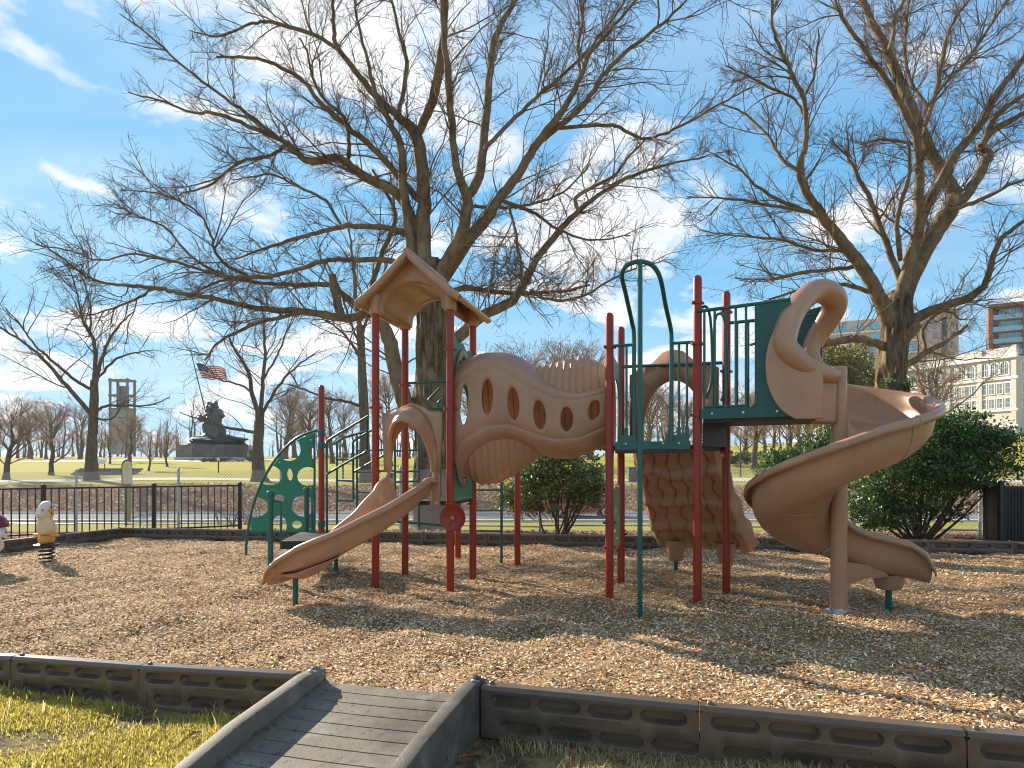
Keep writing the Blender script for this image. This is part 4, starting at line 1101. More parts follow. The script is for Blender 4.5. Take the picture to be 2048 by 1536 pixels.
# ---- upper deck: front rail, sheet and kerb
z3 = ZD3
def U3(s, t, z): return B2 + up3 * s + (D2 - B2).normalized() * t + V(0, 0, z)
BD = (D2 - B2).length
m = MB(); m.bar(U3(.05, -.035, z3 + .03), U3(.93, -.035, z3 + .03), .03, .11); kb3 = m.build('deck_kerb', 'teal_sheet', PS, smooth=0)
for s in (.17, .48, .80):
    b_ = MB(); nn_ = -(D2 - B2).normalized(); mt = Matrix((up3, V(0, 0, 1), nn_)).transposed(); b_.lathe(U3(s, -.051, z3 + .03), [(.014, 0), (.012, .006), (.001, .008)], 10, M=mt); b_.build('bolt', 'bolt_steel', kb3)
ztop = 3.05
gtube([U3(.0, -.035, ztop), U3(.92, -.035, ztop + .02)], .0185)
gtube([U3(.09, -.035, z3 + .10), U3(.51, -.035, z3 + .10)], .014)
for s in (.085, .19, .30, .40, .50):
    gtube([U3(s, -.035, z3 + .08), U3(s, -.035, ztop)], .0135, name='baluster')
# teal sheet beside the slide mouth
outl = [(.55, z3 + .085), (.585, z3 + .12), (.585, ztop + .0), (.92, ztop + .02), (.92, z3 + .085)]
pts, fs = cdt(outl, []); m = MB(); m.add([U3(s, -.035, z) for s, z in pts], fs); m.build('side_sheet', 'teal_sheet', PS, smooth=0, solid=.02, offset=0)
# back rail
gtube([U3(.03, BD + .0, ztop + .02), U3(.98, BD, ztop + .02)], .0185)
for s in (.12, .24, .36, .48):
    gtube([U3(s, BD, z3 + .05), U3(s, BD, ztop)], .0135, name='baluster')
pts, fs = cdt([(.55, z3), (1.0, z3), (1.0, ztop + .10), (.55, ztop + .02)], []); m = MB(); m.add([U3(s, BD, z) for s, z in pts], fs); m.build('side_sheet', 'teal_sheet', PS, smooth=0, solid=.02, offset=0)
# hand loops at the step between the decks
for t0 in (.10, .62):
    q = B2 + (D2 - B2) * t0 - up3 * .02
    gtube([q + V(0, 0, ZD2 + .25), q + V(0, 0, 2.1), q + V(0, 0, 2.95), q + up3 * .05 + V(0, 0, 3.12), q + up3 * .12 + V(0, 0, 3.0), q + up3 * .14 + V(0, 0, 2.4), q + up3 * .08 + V(0, 0, 2.15)], .015, sm=4, name='hand_loop')

# ---- spiral slide
cc_ = V(3.22, 6.72, 0)
m = MB(); m.lathe(cc_, [(.078, .05), (.079, .3), (.073, 2.30), (.073, 2.40), (.06, 2.42)], 24); spiral = m.build('spiral_slide', 'tan_plastic', PS, smooth=50); tag(spiral, 'tall tan spiral slide with hooded entrance')
m = MB(); m.lathe(cc_, [(.075, -.05), (.075, .0), (.125, .005), (.125, .022), (.085, .028), (.085, .05)], 24); m.build('base_plate', 'bolt_steel', spiral)
n = 190; path = []; latv = []
ang0, ang1 = R(128), R(-258)
for i in range(n):
    f = i / (n - 1); a = ang0 + (ang1 - ang0) * f
    path.append((a, 2.02 - 1.70 * f ** 1.0 if f < 1 else .32))
def bedz(a):      # height of the bed against angle
    return float(np.interp(-math.degrees(a), [-140, -90, 0, 90, 180, 235, 262], [2.02, 1.98, 1.75, 1.39, .90, .64, .52]))
def rimh(a): return float(np.interp(-math.degrees(a), [-140, -90, 0, 90, 180, 235, 262], [.46, .45, .38, .40, .40, .36, .30]))
rows = []
for a, _ in path:
    er = V(math.cos(a), math.sin(a), 0); zb = bedz(a); rh = rimh(a); ro = .865
    ki = 1 + 1.7 * float(np.clip((-math.degrees(a) - 150) / 100, 0, 1))
    sec_ = [(.07, .16 * ki), (.10, .10 * ki), (.15, .03 * ki), (.30, 0), (.50, -.01), (.66, .01), (.725, .06), (.78, .15), (.80, rh * .62), (.804, rh - .05), (.820, rh - .01), (.848, rh), (.876, rh - .012), (.883, rh - .045), (.872, rh - .075)]
    rows.append([cc_ + er * r + V(0, 0, zb + z) for r, z in sec_])
m = MB(); m.grid(rows); chute = m.build('chute', 'tan_plastic', spiral, smooth=60, solid=.02, offset=0)
# exit run: straight to the right from behind the column
rows = []
fx = [0, .12, .27, .5, .75, .9, 1.0]
for f in np.linspace(-.12, 1, 44):
    X_ = 3.28 + .88 * f; Yc = 7.06 - .02 * f
    zn = float(np.interp(f, fx, [.93, .85, .79, .745, .685, .595, .41])); zf_ = float(np.interp(f, fx, [.99, .89, .82, .77, .69, .60, .42])); zb = float(np.interp(f, [-.12, .2, .6, .85, 1], [.54, .42, .335, .305, .265]))
    hn, hf = zn - zb, zf_ - zb
    sc_ = [(-.345, hn - .065), (-.352, hn - .035), (-.338, hn - .008), (-.312, hn), (-.288, hn - .012), (-.278, hn - .045), (-.270, hn * .45), (-.235, hn * .12), (-.15, .012), (0, 0), (.15, .012), (.235, hf * .12), (.270, hf * .45), (.278, hf - .045), (.288, hf - .012), (.312, hf), (.338, hf - .008), (.352, hf - .035), (.345, hf - .065)]
    rows.append([V(X_, Yc + l, zb + z_) for l, z_ in sc_])
m = MB(); m.grid(rows); m.build('exit_trough', 'tan_plastic', spiral, smooth=60, solid=.02, offset=0)
c_end = V(3.28, 7.05, 0); tg = V(1, 0, 0)
# joint lips where the moulded sections bolt together
for adeg in (22, -70, -165):
    a = R(adeg); er = V(math.cos(a), math.sin(a), 0); zb = bedz(a); rh = rimh(a)
    sec_ = [(.30, -.012), (.50, -.022), (.66, -.002), (.735, .05), (.792, .15), (.812, rh * .62), (.818, rh - .05), (.83, rh - .004), (.848, rh + .012), (.882, rh - .004), (.895, rh - .045), (.882, rh - .082)]
    m = MB(); m.tube([cc_ + er * r + V(0, 0, zb + z) for r, z in sec_], .007, 6); m.build('joint', 'tan_plastic', spiral)
# boss and leg under the exit
q = V(3.88, 7.03, 0)
m = MB(); m.lathe(q, [(.09, .17), (.115, .18), (.14, .24), (.15, .33)], 18); m.build('boss', 'tan_plastic', spiral)
m = MB(); m.tube([q + V(0, 0, -.05), q + V(0, 0, .24)], .032, 14); m.build('leg', 'green_paint', spiral)
# web that ties the exit to the column
m = MB(); w0 = cc_ + V(.05, .02, 0)
m.prism([w0 + V(0, 0, .50), w0 + V(.45, .10, .42), w0 + V(.52, .12, .33), w0 + V(.26, .07, .31), w0 + V(.10, .04, .27), w0 + V(.02, 0, .19), w0 + V(0, 0, .19)], V(-.02, .08, 0)); m.build('web', 'tan_plastic', spiral, smooth=30)
# mouth: side wall plates, bracket and hood hoop
def disc(pxs, d, name):
    pxs = [tuple(x) for x in catmull(pxs + [pxs[0]], 4)][:-1]
    m = MB(); m.prism([P(x, y, d + (x - 1540) * -.0016) for x, y in pxs], V(.03, .05, 0)); return m.build(name, 'tan_plastic', spiral, smooth=30, bevel=.012)
disc([(1590, 838), (1565, 822), (1545, 795), (1533, 760), (1531, 720), (1536, 690), (1546, 665), (1560, 650), (1600, 690), (1622, 715), (1642, 728), (1645, 740), (1645, 790), (1645, 828), (1640, 837)], 6.66, 'side_plate')
m = MB(); c = cc_ + V(-.095, -.06, 0)
m.box(c + V(-.07, .03, 2.10), (.22, .12, .50), rz=R(-12)); m.build('bracket', 'tan_plastic', spiral, smooth=30, bevel=.03)
hp = [P(1672, 754, 6.64), P(1636, 745, 6.62), P(1598, 724, 6.62), P(1570, 692, 6.65), P(1574, 655, 6.69), P(1592, 618, 6.78), P(1617, 590, 6.90), P(1644, 582, 7.0), P(1666, 595, 7.10), P(1668, 617, 7.20), P(1652, 645, 7.30), P(1632, 676, 7.36), P(1622, 705, 7.34), P(1640, 738, 7.28), P(1690, 752, 7.25)]
rad_ = [.085, .10, .12, .135, .135, .13, .13, .13, .13, .125, .12, .11, .10, .085, .07]
hh = catmull([(*p, r) for p, r in zip(hp, rad_)], 7)
m = MB(); m.tube([Vector(x[:3]) for x in hh], [x[3] for x in hh], 18, flat=.85); m.build('hood', 'tan_plastic', spiral, smooth=60)

# ---- moulded climber behind the right tower
cb = (A2b + D2) / 2; cu = (D2 - A2b).normalized(); cn = V(-cu.y, cu.x, 0)
if cn.y < 0: cn = -cn
def climber(s, t):
    """s -1..1 across, t 0..1 down"""
    w = .54 + .16 * t ** 1.5
    zc = ZD2 + .02 - 1.36 * t ** .92; back = .05 + 1.30 * t ** 1.25
    q = cb + cu * (s * w + .05 * t) + cn * back + V(0, 0, zc)
    nrm_ = (cn * .7 + V(0, 0, .7))
    dsp = .0
    for tl_ in (.20, .47, .74):           # ledges
        dsp += .075 * math.exp(-((t - tl_ - .020 * math.sin(s * 4 + tl_ * 9)) / .032) ** 2)
    for sg_ in (-.78, -.50, -.18, .12, .42, .68):   # wavy grooves
        x_ = (s - sg_ - .035 * math.sin(t * 40 + sg_ * 5)) / .036
        dsp -= .034 * math.exp(-x_ ** 4) * (.5 + .5 * min(1, abs(math.sin((t - .2) * math.pi / .27)) * 3))
    dsp += .03 * math.sin(s * 3 + 1) * math.sin(t * 6)
    edge = max(0, abs(s) - .86) / .14
    return q - nrm_ * dsp * (1 - edge) + nrm_ * (.14 * edge + .04 * math.sin(t * 26) * edge)
m = MB(); m.grid([[climber(s, t) for s in np.linspace(-1, 1, 161)] for t in np.linspace(0, 1, 121)])
clb = m.build('climber', 'tan_plastic', PS, smooth=60, solid=.03, offset=0); tag(clb, 'moulded rock face climber of tan plastic')
for s, hgt in ((-.55, .30), (.42, .30)):
    q = climber(s, .96); m = MB(); m.lathe(V(q.x, q.y - .05, 0), [(.085, .14), (.10, .16), (.125, .30), (.15, .42)], 16); m.build('foot', 'tan_plastic', clb)
q = climber(-.55, .96); m = MB(); m.tube([V(q.x, q.y - .05, -.05), V(q.x, q.y - .05, .2)], .03, 12); m.build('leg', 'green_paint', clb)
# arch panel over the climber
W2 = (D2 - A2b).length / 2 - .10
ha2 = harch(W2 - .16, ZD2 + .02, 2.46, 20, .75)
outl = [(-W2, ZD2 + .02), (-W2, 2.58), (-W2 + .12, 2.63), (-.25, 2.68), (-.12, 2.80), (0, 2.83), (.12, 2.80), (.25, 2.68), (W2 - .12, 2.63), (W2, 2.58), (W2, ZD2 + .02), (W2 - .16, ZD2 + .02)] + ha2[::-1][1:-1] + [(-W2 + .16, ZD2 + .02)]
pts, fs = cdt(outl, []); m = MB(); m.add([cb + cu * s + cn * .06 + V(0, 0, z) for s, z in pts], fs); m.build('climber_arch', 'tan_plastic', PS, smooth=30, solid=.06, offset=0)

# ---- green climbing sheet with holes and its bent frame
dC = 10.65
def PC(px, py): return P(px, py, dC - (px - 560) * .0022)
arc = [(500, 1062), (507, 1022), (520, 982), (540, 942), (566, 907), (596, 880), (626, 868)]
arc_s = [tuple(x) for x in catmull(arc, 5)]
outl = arc_s + [(626, 1063), (590, 1064), (545, 1063)]
hol = [ell(579, 899, 23, 23), ell(538, 950, 27, 20, rot=.15), ell(580, 949, 6, 12, rot=-.1), ell(616, 953, 22, 19), ell(559, 997, 10, 8), ell(512, 1014, 25, 20), ell(606, 1012, 23, 21), ell(559, 1051, 15, 20), ell(594, 1049, 10.5, 8), ell(625, 907, 9, 11)]
pts, fs = cdt(outl, hol); m = MB(); m.add([PC(x, y) for x, y in pts], fs); csh = m.build('climbing_sheet', 'green_sheet', PS, smooth=0, solid=.02, offset=0)
fr = [(492, 1110), (493, 1085), (497, 1055), (504, 1020), (517, 980), (537, 940), (563, 904), (594, 876), (626, 863), (640, 860)]
gtube([PC(*x) for x in fr], .021, sm=4, name='sheet_frame'); gtube([PC(629, 866), PC(629, 1064)], .018, name='sheet_frame'); gtube([PC(500, 1064), PC(629, 1064)], .012, name='sheet_frame')
for py in (865, 890, 1048):
    c = P(643, py, 10.3); m = MB(); m.lathe(c, [(PR + .001, -.05), (PR + .010, -.045), (PR + .010, .045), (PR + .001, .05)], 16); m.build('green_clamp', 'green_paint', PS)
for (x, y) in ((598, 884), (622, 880), (622, 940), (622, 975), (530, 965), (507, 1030), (503, 1058), (560, 925), (621, 1058)):
    b_ = MB(); mt = Matrix((V(1, 0, 0), V(0, 0, 1), V(0, -1, 0))).transposed(); b_.lathe(PC(x, y) - V(0, .011, 0), [(.013, 0), (.011, .005), (.001, .007)], 8, M=mt); b_.build('bolt', 'bolt_steel', csh)

# ---- transfer platform with its corner posts and loops
tp = [P(541, 1165, 8.42), P(612, 1135, 9.65), P(634, 1150, 9.0), P(672, 1138, 9.52)]
cz = .50
c00, c10 = P(545, 1165, 8.45), P(690, 1172, 8.20)
pl = [P(560, 1090, 8.50), P(706, 1105, 8.62), P(722, 1092, 9.45), P(600, 1075, 9.65)]
deck('platform', [V(p.x, p.y, 0) for p in pl], cz, th=.10)
for px, py, top, d in ((541, 1165, 985, 8.42), (613, 1128, 978, 9.7), (634, 1150, 1100, 9.0), (672, 1138, 1090, 9.5)):
    q = P(px, py, d); z1 = P(px, top, d).z; m = MB(); m.tube([V(q.x, q.y, -.05), V(q.x, q.y, z1)], .034 if top < 1000 else .030, 14)
    if top < 1000: m.lathe(V(q.x, q.y, z1), [(.036, -.05), (.045, -.045), (.045, .01), (.03, .022), (.001, .024)], 16)
    m.build('platform_post', 'green_paint', PS)
gtube([P(545, 1003, 8.45), P(556, 1003, 8.45), P(562, 1012, 8.45), P(562, 1095, 8.45)], .013, sm=3, name='grab_bar')
gtube([P(613, 988, 9.7), P(621, 990, 9.65), P(624, 1000, 9.6), P(624, 1060, 9.6)], .013, sm=3, name='grab_bar')
# ---- stair rails and rung ladders between platform and tower
def tr(pts, d0, d1, r=.0165, sm=4, name='handrail'):
    n_ = len(pts); gtube([P(x, y, d0 + (d1 - d0) * i / (n_ - 1)) for i, (x, y) in enumerate(pts)], r, sm=sm, name=name)
tr([(654, 1070), (653, 900), (653, 888), (660, 878), (700, 854), (737, 832)], 9.5, 8.95)
tr([(654, 948), (700, 921), (732, 903), (734, 890), (734, 838)], 9.4, 9.0)
tr([(653, 889), (668, 888), (690, 875), (735, 862)], 10.2, 9.7)
tr([(707, 1000), (706, 900), (706, 886), (712, 879), (740, 862), (760, 850)], 10.0, 9.5)
tr([(708, 944), (740, 926), (770, 908), (773, 895), (773, 850)], 10.0, 9.5)
for (x0, y0, y1, d) in ((674, 885, 1060, 10.4), (714, 870, 1030, 10.3), (790, 860, 1040, 9.9), (838, 860, 1055, 9.8), (880, 875, 1000, 9.6)):
    tr([(x0, y0), (x0, y1)], d, d, sm=0, name='ladder_side')
for y in (919, 961, 1001):
    tr([(674, y), (707, y + 1)], 10.4, 10.3, .014, 0, 'rung')
for y in (901, 944, 985):
    tr([(714, y), (760, y)], 10.3, 10.1, .014, 0, 'rung')
for y in (900, 942, 962):
    tr([(758, y), (790, y)], 9.9, 9.9, .014, 0, 'rung'); tr([(790, y + 2), (838, y)], 9.9, 9.8, .014, 0, 'rung')
tr([(838, 918), (880, 922)], 9.8, 9.6, .014, 0, 'rung')
tr([(838, 860), (852, 862), (872, 878), (880, 890)], 9.8, 9.6, .0165)
tr([(780, 1042), (840, 1047), (900, 1052)], 10.0, 9.9, .02, 0)
tr([(1003, 1125), (1003, 960)], 10.07, 10.07, .02, 0, 'ladder_side')
for y in (980, 1021, 1062): tr([(950, y), (1003, y)], 9.6, 10.07, .014, 0, 'rung')
gtube([C1p + V(0, 0, 2.53), C1p + (B1 - C1p) * .02 + ux * .86 + V(0, 0, 2.53)], .0165)
tr([(880, 776), (864, 792), (857, 800), (857, 810), (864, 817), (880, 819)], 9.4, 9.4, .0165)
tr([(885, 797), (877, 804), (877, 812), (884, 818)], 9.5, 9.5, .0165)
tr([(867, 818), (890, 818)], 9.4, 9.4, .0165, 0)

# ================================================================== trees
def tubes_np(Pp, Rr, sides):
    """Pp (N,K,3) Rr (N,K) -> verts, quads"""
    N_, K, _ = Pp.shape
    T = np.empty_like(Pp); T[:, 1:-1] = Pp[:, 2:] - Pp[:, :-2]; T[:, 0] = Pp[:, 1] - Pp[:, 0]; T[:, -1] = Pp[:, -1] - Pp[:, -2]
    T /= np.linalg.norm(T, axis=-1, keepdims=True) + 1e-9
    mean = Pp[:, -1] - Pp[:, 0]; mean /= np.linalg.norm(mean, axis=-1, keepdims=True) + 1e-9
    ref = np.where(np.abs(mean[:, 2:3]) < .8, np.array([[0, 0, 1.]]), np.array([[0, 1., 0]]))[:, None, :]
    U = np.cross(T, np.broadcast_to(ref, T.shape)); U /= np.linalg.norm(U, axis=-1, keepdims=True) + 1e-9
    W = np.cross(T, U)
    a = np.arange(sides) * 2 * math.pi / sides
    v = Pp[:, :, None, :] + Rr[:, :, None, None] * (U[:, :, None, :] * np.cos(a)[None, None, :, None] + W[:, :, None, :] * np.sin(a)[None, None, :, None])
    idx = np.arange(N_ * K * sides).reshape(N_, K, sides)
    i0 = idx[:, :-1]; i1 = idx[:, 1:]
    f = np.stack([i0, np.roll(i0, -1, 2), np.roll(i1, -1, 2), i1], -1).reshape(-1, 4)
    return v.reshape(-1, 3), f
def nrmz(v): return v / (np.linalg.norm(v, axis=-1, keepdims=True) + 1e-9)
def spawn(rg, Pp, Rr, per_m, len_rng, ang, rad, K, wig, tmin=.12, up=.15, lenfac=None, horiz=0):
    """children of the tubes Pp,Rr; returns (n,K,3),(n,K)"""
    N_, KK, _ = Pp.shape
    ln = np.linalg.norm(np.diff(Pp, axis=1), axis=-1).sum(1)
    cnt = rg.poisson(ln * per_m); cnt = np.minimum(cnt, 60)
    own = np.repeat(np.arange(N_), cnt); n = len(own)
    if n == 0: return np.zeros((0, K, 3)), np.zeros((0, K))
    t = tmin + (1 - tmin) * rg.random(n) ** .85; x = t * (KK - 1); i = np.minimum(x.astype(int), KK - 2); fr = (x - i)[:, None]
    b = Pp[own, i] * (1 - fr) + Pp[own, i + 1] * fr
    r0 = Rr[own, i] * (1 - fr[:, 0]) + Rr[own, i + 1] * fr[:, 0]
    tg = nrmz(Pp[own, i + 1] - Pp[own, i])
    rv = rg.normal(size=(n, 3)); rv[:, 2] *= (1 - horiz); pv = nrmz(np.cross(tg, rv))
    an = np.radians(rg.uniform(*ang, n))[:, None]
    d = nrmz(tg * np.cos(an) + pv * np.sin(an) + np.array([0, 0, up]))
    L_ = rg.uniform(*len_rng, n) * (1 - .55 * t) 
    if lenfac is not None: L_ = np.minimum(L_, ln[own] * lenfac)
    st = L_ / (K - 1)
    pts = [b]
    for k in range(1, K):
        d = nrmz(d + rg.normal(size=(n, 3)) * wig + np.array([0, 0, up * .25])); pts.append(pts[-1] + d * st[:, None])
    pp = np.stack(pts, 1)
    ra = np.minimum(rad * rg.uniform(.7, 1.2, n) * (L_ / np.mean(len_rng)) ** .5, r0 * .8)
    rr = ra[:, None] * np.linspace(1, .32, K)[None]
    return pp, rr
def pad_limbs(limbs, K):
    """limbs: list of (pts (m,3), r (m)) -> resampled arrays"""
    P_, R_ = [], []
    for p, r in limbs:
        s = np.concatenate([[0], np.cumsum(np.linalg.norm(np.diff(p, axis=0), axis=1))]); q = np.linspace(0, s[-1], K)
        P_.append(np.stack([np.interp(q, s, p[:, j]) for j in range(3)], -1)); R_.append(np.interp(q, s, r))
    return np.array(P_), np.array(R_)

def traced_tree(name, base_z, label, cat, trunk, limbs, d0, seed, dens=1.0, twig_r=1.0, mats=('bark_trunk', 'bark', 'twig'), scale=1.0, group=None, depth=3.0, lw=1.0):
    """trunk, limbs: lists of (px,py,width_px); limbs carry their own depth spread"""
    rg = np.random.default_rng(seed)
    tp_ = [(*P(x, y, d0), w / 2 * d0 / F) for x, y, w in trunk]
    root = empty(name, V(tp_[0][0], tp_[0][1], base_z), label, cat, group)
    c = catmull(tp_, 10)
    # flare and irregular outline of the trunk
    S = 56; vv = []
    for i, (x, y, z, r) in enumerate(c):
        for k in range(S):
            a = 2 * math.pi * k / S
            rr = r * (1 + .08 * math.sin(3 * a + i * .16) + .06 * math.sin(5 * a - i * .25 + 1) + .05 * math.sin(9 * a + i * .12) + .05 * math.sin(13 * a + i * .3) + .02 * rg.normal())
            vv.append((x + rr * math.cos(a), y + rr * math.sin(a), z))
    f = [(i * S + k, i * S + (k + 1) % S, (i + 1) * S + (k + 1) % S, (i + 1) * S + k) for i in range(len(c) - 1) for k in range(S)]
    MB().add(vv, f + [tuple(range((len(c) - 1) * S, len(c) * S))]).build('trunk', mats[0], root, smooth=80)
    L0 = []
    for lb in limbs:
        n = len(lb); dd = rg.uniform(-1, 1) * depth; s0 = lb[0]
        # attach at the trunk depth, then spread
        off = 0
        if len(s0) > 3: off = s0[3]
        L_px = np.cumsum([0] + [math.hypot(lb[i + 1][0] - lb[i][0], lb[i + 1][1] - lb[i][1]) for i in range(n - 1)])
        pts = []
        for i, q in enumerate(lb):
            if len(s0) > 4: dd = s0[4]
            d = d0 + off + (dd - off) * (L_px[i] / max(L_px[-1], 1)) * min(1, L_px[-1] / 250)
            pts.append((*P(q[0], q[1], d), q[2] / 2 * lw * d / F))
        if lb[-1][1] < 25:     # goes on above the frame
            a, b = np.array(pts[-2]), np.array(pts[-1]); v = b[:3] - a[:3]; v /= np.linalg.norm(v)
            for k in (1, 2, 3):
                pts.append((*(b[:3] + v * k * .8 + rg.normal(size=3) * .12), max(.008, b[3] * (1 - k * .27))))
        c = catmull(pts, 5); jit = rg.normal(size=(len(c), 3)) * .012 * scale; jit[0] = 0
        c[:, :3] += jit; c[:, 3] = np.maximum(c[:, 3], .005)
        m = MB(); m.tube([Vector(x[:3]) for x in c], [x[3] for x in c], 9); m.build('limb', mats[1], root, smooth=80)
        L0.append((c[:, :3], c[:, 3]))
    P0, R0 = pad_limbs(L0, 24)
    k = scale
    P1, R1 = spawn(rg, P0, R0, 3.0 * dens / k, (.8 * k, 3.0 * k), (25, 65), .021 * k, 9, .13, .10, .08, .6)
    P2, R2 = spawn(rg, P1, R1, 4.2 * dens / k, (.4 * k, 1.35 * k), (25, 60), .0110 * k * twig_r, 6, .15, .08, .05, .7)
    Pb, Rb = spawn(rg, P0, R0, 4.6 * dens / k, (.25 * k, 1.0 * k), (30, 80), .0085 * k * twig_r, 6, .16, .10, .10)
    P2 = np.concatenate([P2, Pb]); R2 = np.concatenate([R2, Rb])
    P3, R3 = spawn(rg, np.concatenate([P2]), R2, 5.6 * dens / k, (.12 * k, .5 * k), (25, 65), .0068 * k * twig_r, 4, .25, .05, .05)
    v1, f1 = tubes_np(P1, R1, 5); v2, f2 = tubes_np(P2, R2, 3); v3, f3 = tubes_np(P3, np.maximum(R3, .0036 * k * twig_r), 3)
    o = npmesh('branches', v1, f1, mats[1], root, True); tag(o, kind='stuff')
    o = npmesh('twigs', np.concatenate([v2, v3]), np.concatenate([f2, f3 + len(v2)]), mats[2], root); tag(o, kind='stuff')
    return root

tree1_limbs = [
 [(852, 600, 30), (846, 470, 30), (848, 390, 28), (840, 312, 26), (829, 265, 24), (797, 234, 16), (747, 187, 13), (704, 133, 11), (672, 86, 9), (668, 40, 7), (665, 0, 6)],
 [(838, 262, 18), (864, 203, 19), (880, 129, 18), (887, 78, 15), (890, 0, 12)],
 [(797, 234, 9), (813, 137, 9), (801, 78, 7), (782, 0, 5)],
 [(832, 540, 24), (825, 500, 22), (809, 390, 18), (801, 293, 15), (774, 234, 11), (751, 191, 9), (735, 120, 7), (715, 40, 5), (708, -10, 4)],
 [(840, 480, 24), (801, 395, 20), (727, 352, 18), (696, 328, 16), (669, 314, 15), (630, 324, 14), (606, 316, 12), (571, 285, 10), (512, 258, 8), (434, 227, 7), (387, 225, 5), (317, 199, 4), (258, 187, 2)],
 [(606, 316, 9), (595, 308, 9), (524, 250, 8), (450, 195, 6), (372, 137, 5), (298, 70, 4), (240, 27, 2)],
 [(585, 296, 7), (571, 290, 7), (544, 309, 7), (481, 324, 6), (423, 367, 5), (368, 387, 3), (330, 400, 2)],
 [(848, 400, 14), (825, 387, 14), (759, 309, 12), (692, 250, 11), (637, 203, 9), (610, 164, 8), (551, 129, 7), (505, 115, 6), (432, 113, 4)],
 [(696, 328, 8), (698, 290, 8), (688, 234, 7), (640, 190, 6), (612, 100, 4), (600, 75, 3)],
 [(684, 105, 8), (630, 70, 8), (540, 45, 7), (497, 49, 5), (434, 74, 4), (380, 60, 2)],
 [(835, 500, 14), (815, 468, 13), (747, 453, 11), (684, 453, 10), (622, 469, 8), (575, 482, 7), (520, 500, 5), (470, 520, 3)],
 [(684, 453, 6), (650, 400, 6), (600, 375, 5), (540, 350, 4), (470, 360, 2)],
 [(845, 560, 15), (782, 523, 12), (704, 520, 10), (645, 523, 9), (583, 543, 8), (497, 555, 8), (434, 547, 6), (356, 525, 5), (270, 508, 4), (200, 520, 3), (130, 500, 3), (70, 490, 2)],
 [(497, 553, 7), (440, 520, 6), (425, 480, 5), (400, 430, 4), (330, 390, 3), (240, 380, 2)],
 [(430, 545, 6), (380, 510, 5), (330, 455, 4), (270, 430, 3), (215, 400, 2)],
 [(838, 850, 40, 0, -.5), (806, 800, 34), (782, 700, 30), (768, 655, 26), (745, 625, 20), (690, 636, 16), (600, 622, 13), (520, 618, 11), (423, 596, 9), (358, 587, 8), (308, 575, 8), (234, 570, 6), (182, 557, 5), (140, 528, 4), (75, 480, 2)],
 [(308, 575, 5), (270, 600, 5), (195, 626, 3), (140, 640, 2)],
 [(745, 625, 13), (700, 600, 12), (661, 570, 10), (591, 570, 9), (532, 566, 7), (450, 560, 5), (380, 590, 3)],
 [(690, 636, 9), (620, 625, 8), (520, 645, 7), (440, 684, 5), (410, 720, 3)],
 [(686, 640, 17, -.25, -.3), (674, 605, 17), (664, 548, 15)],
 [(768, 655, 14), (740, 600, 12), (760, 520, 10), (790, 440, 9), (780, 400, 7), (745, 340, 5)],
 [(866, 620, 26), (887, 540, 28), (919, 480, 26), (934, 420, 24), (934, 395, 22), (913, 332, 15), (899, 195, 14), (891, 98, 12), (885, 0, 9)],
 [(934, 395, 20), (958, 352, 20), (970, 254, 17), (981, 137, 15), (989, 78, 13), (1032, 0, 9)],
 [(972, 295, 9), (977, 289, 9), (1032, 234, 8), (1090, 180, 7), (1161, 117, 6), (1200, 70, 5), (1247, 8, 4)],
 [(866, 590, 26), (942, 473, 24), (973, 437, 24), (997, 398, 20), (1040, 344, 18), (1075, 285, 17), (1126, 219, 13), (1161, 156, 10), (1177, 109, 9), (1220, 62, 7), (1266, 8, 5)],
 [(1075, 285, 12), (1083, 281, 12), (1130, 242, 11), (1173, 203, 10), (1204, 152, 9), (1255, 102, 8), (1325, 47, 6), (1372, 0, 4)],
 [(1118, 256, 8), (1208, 250, 7), (1240, 256, 7), (1294, 277, 6), (1364, 250, 5), (1442, 207, 4), (1500, 175, 2)],
 [(1161, 150, 6), (1157, 90, 6), (1165, 40, 5), (1160, 0, 4)],
 [(930, 415, 8), (950, 414, 7), (1024, 414, 6), (1071, 406, 5), (1122, 387, 4), (1180, 330, 3)],
 [(868, 730, 30), (905, 685, 26), (960, 635, 22), (1020, 605, 19), (1045, 570, 17), (1075, 515, 15), (1122, 457, 13), (1157, 422, 11), (1208, 383, 8), (1266, 352, 7), (1325, 332, 5), (1400, 316, 3)],
 [(880, 590, 14), (930, 575, 11), (960, 580, 10), (1012, 586, 9), (1075, 586, 8), (1130, 582, 6), (1180, 570, 4)],
 [(1155, 424, 8), (1153, 394, 8), (1184, 375, 7), (1230, 350, 6), (1260, 310, 5), (1294, 277, 4)],
 [(1020, 414, 6), (1032, 469, 6), (1044, 555, 7), (1042, 575, 7)],
 [(1060, 580, 7), (1100, 600, 6), (1170, 590, 5), (1250, 545, 4), (1330, 520, 2)],
 [(1000, 400, 8), (1060, 420, 7), (1120, 460, 5), (1190, 480, 4), (1260, 470, 2)],
]
traced_tree('shade_tree', -.25, 'large bare spreading tree rising behind the roofed tower', 'tree',
            [(866, 1075, 104), (866, 1040, 82), (866, 960, 70), (866, 860, 66), (862, 780, 66), (862, 700, 60), (864, 620, 58), (864, 560, 60), (862, 520, 46)], tree1_limbs, 18.0, 21, dens=1.25)

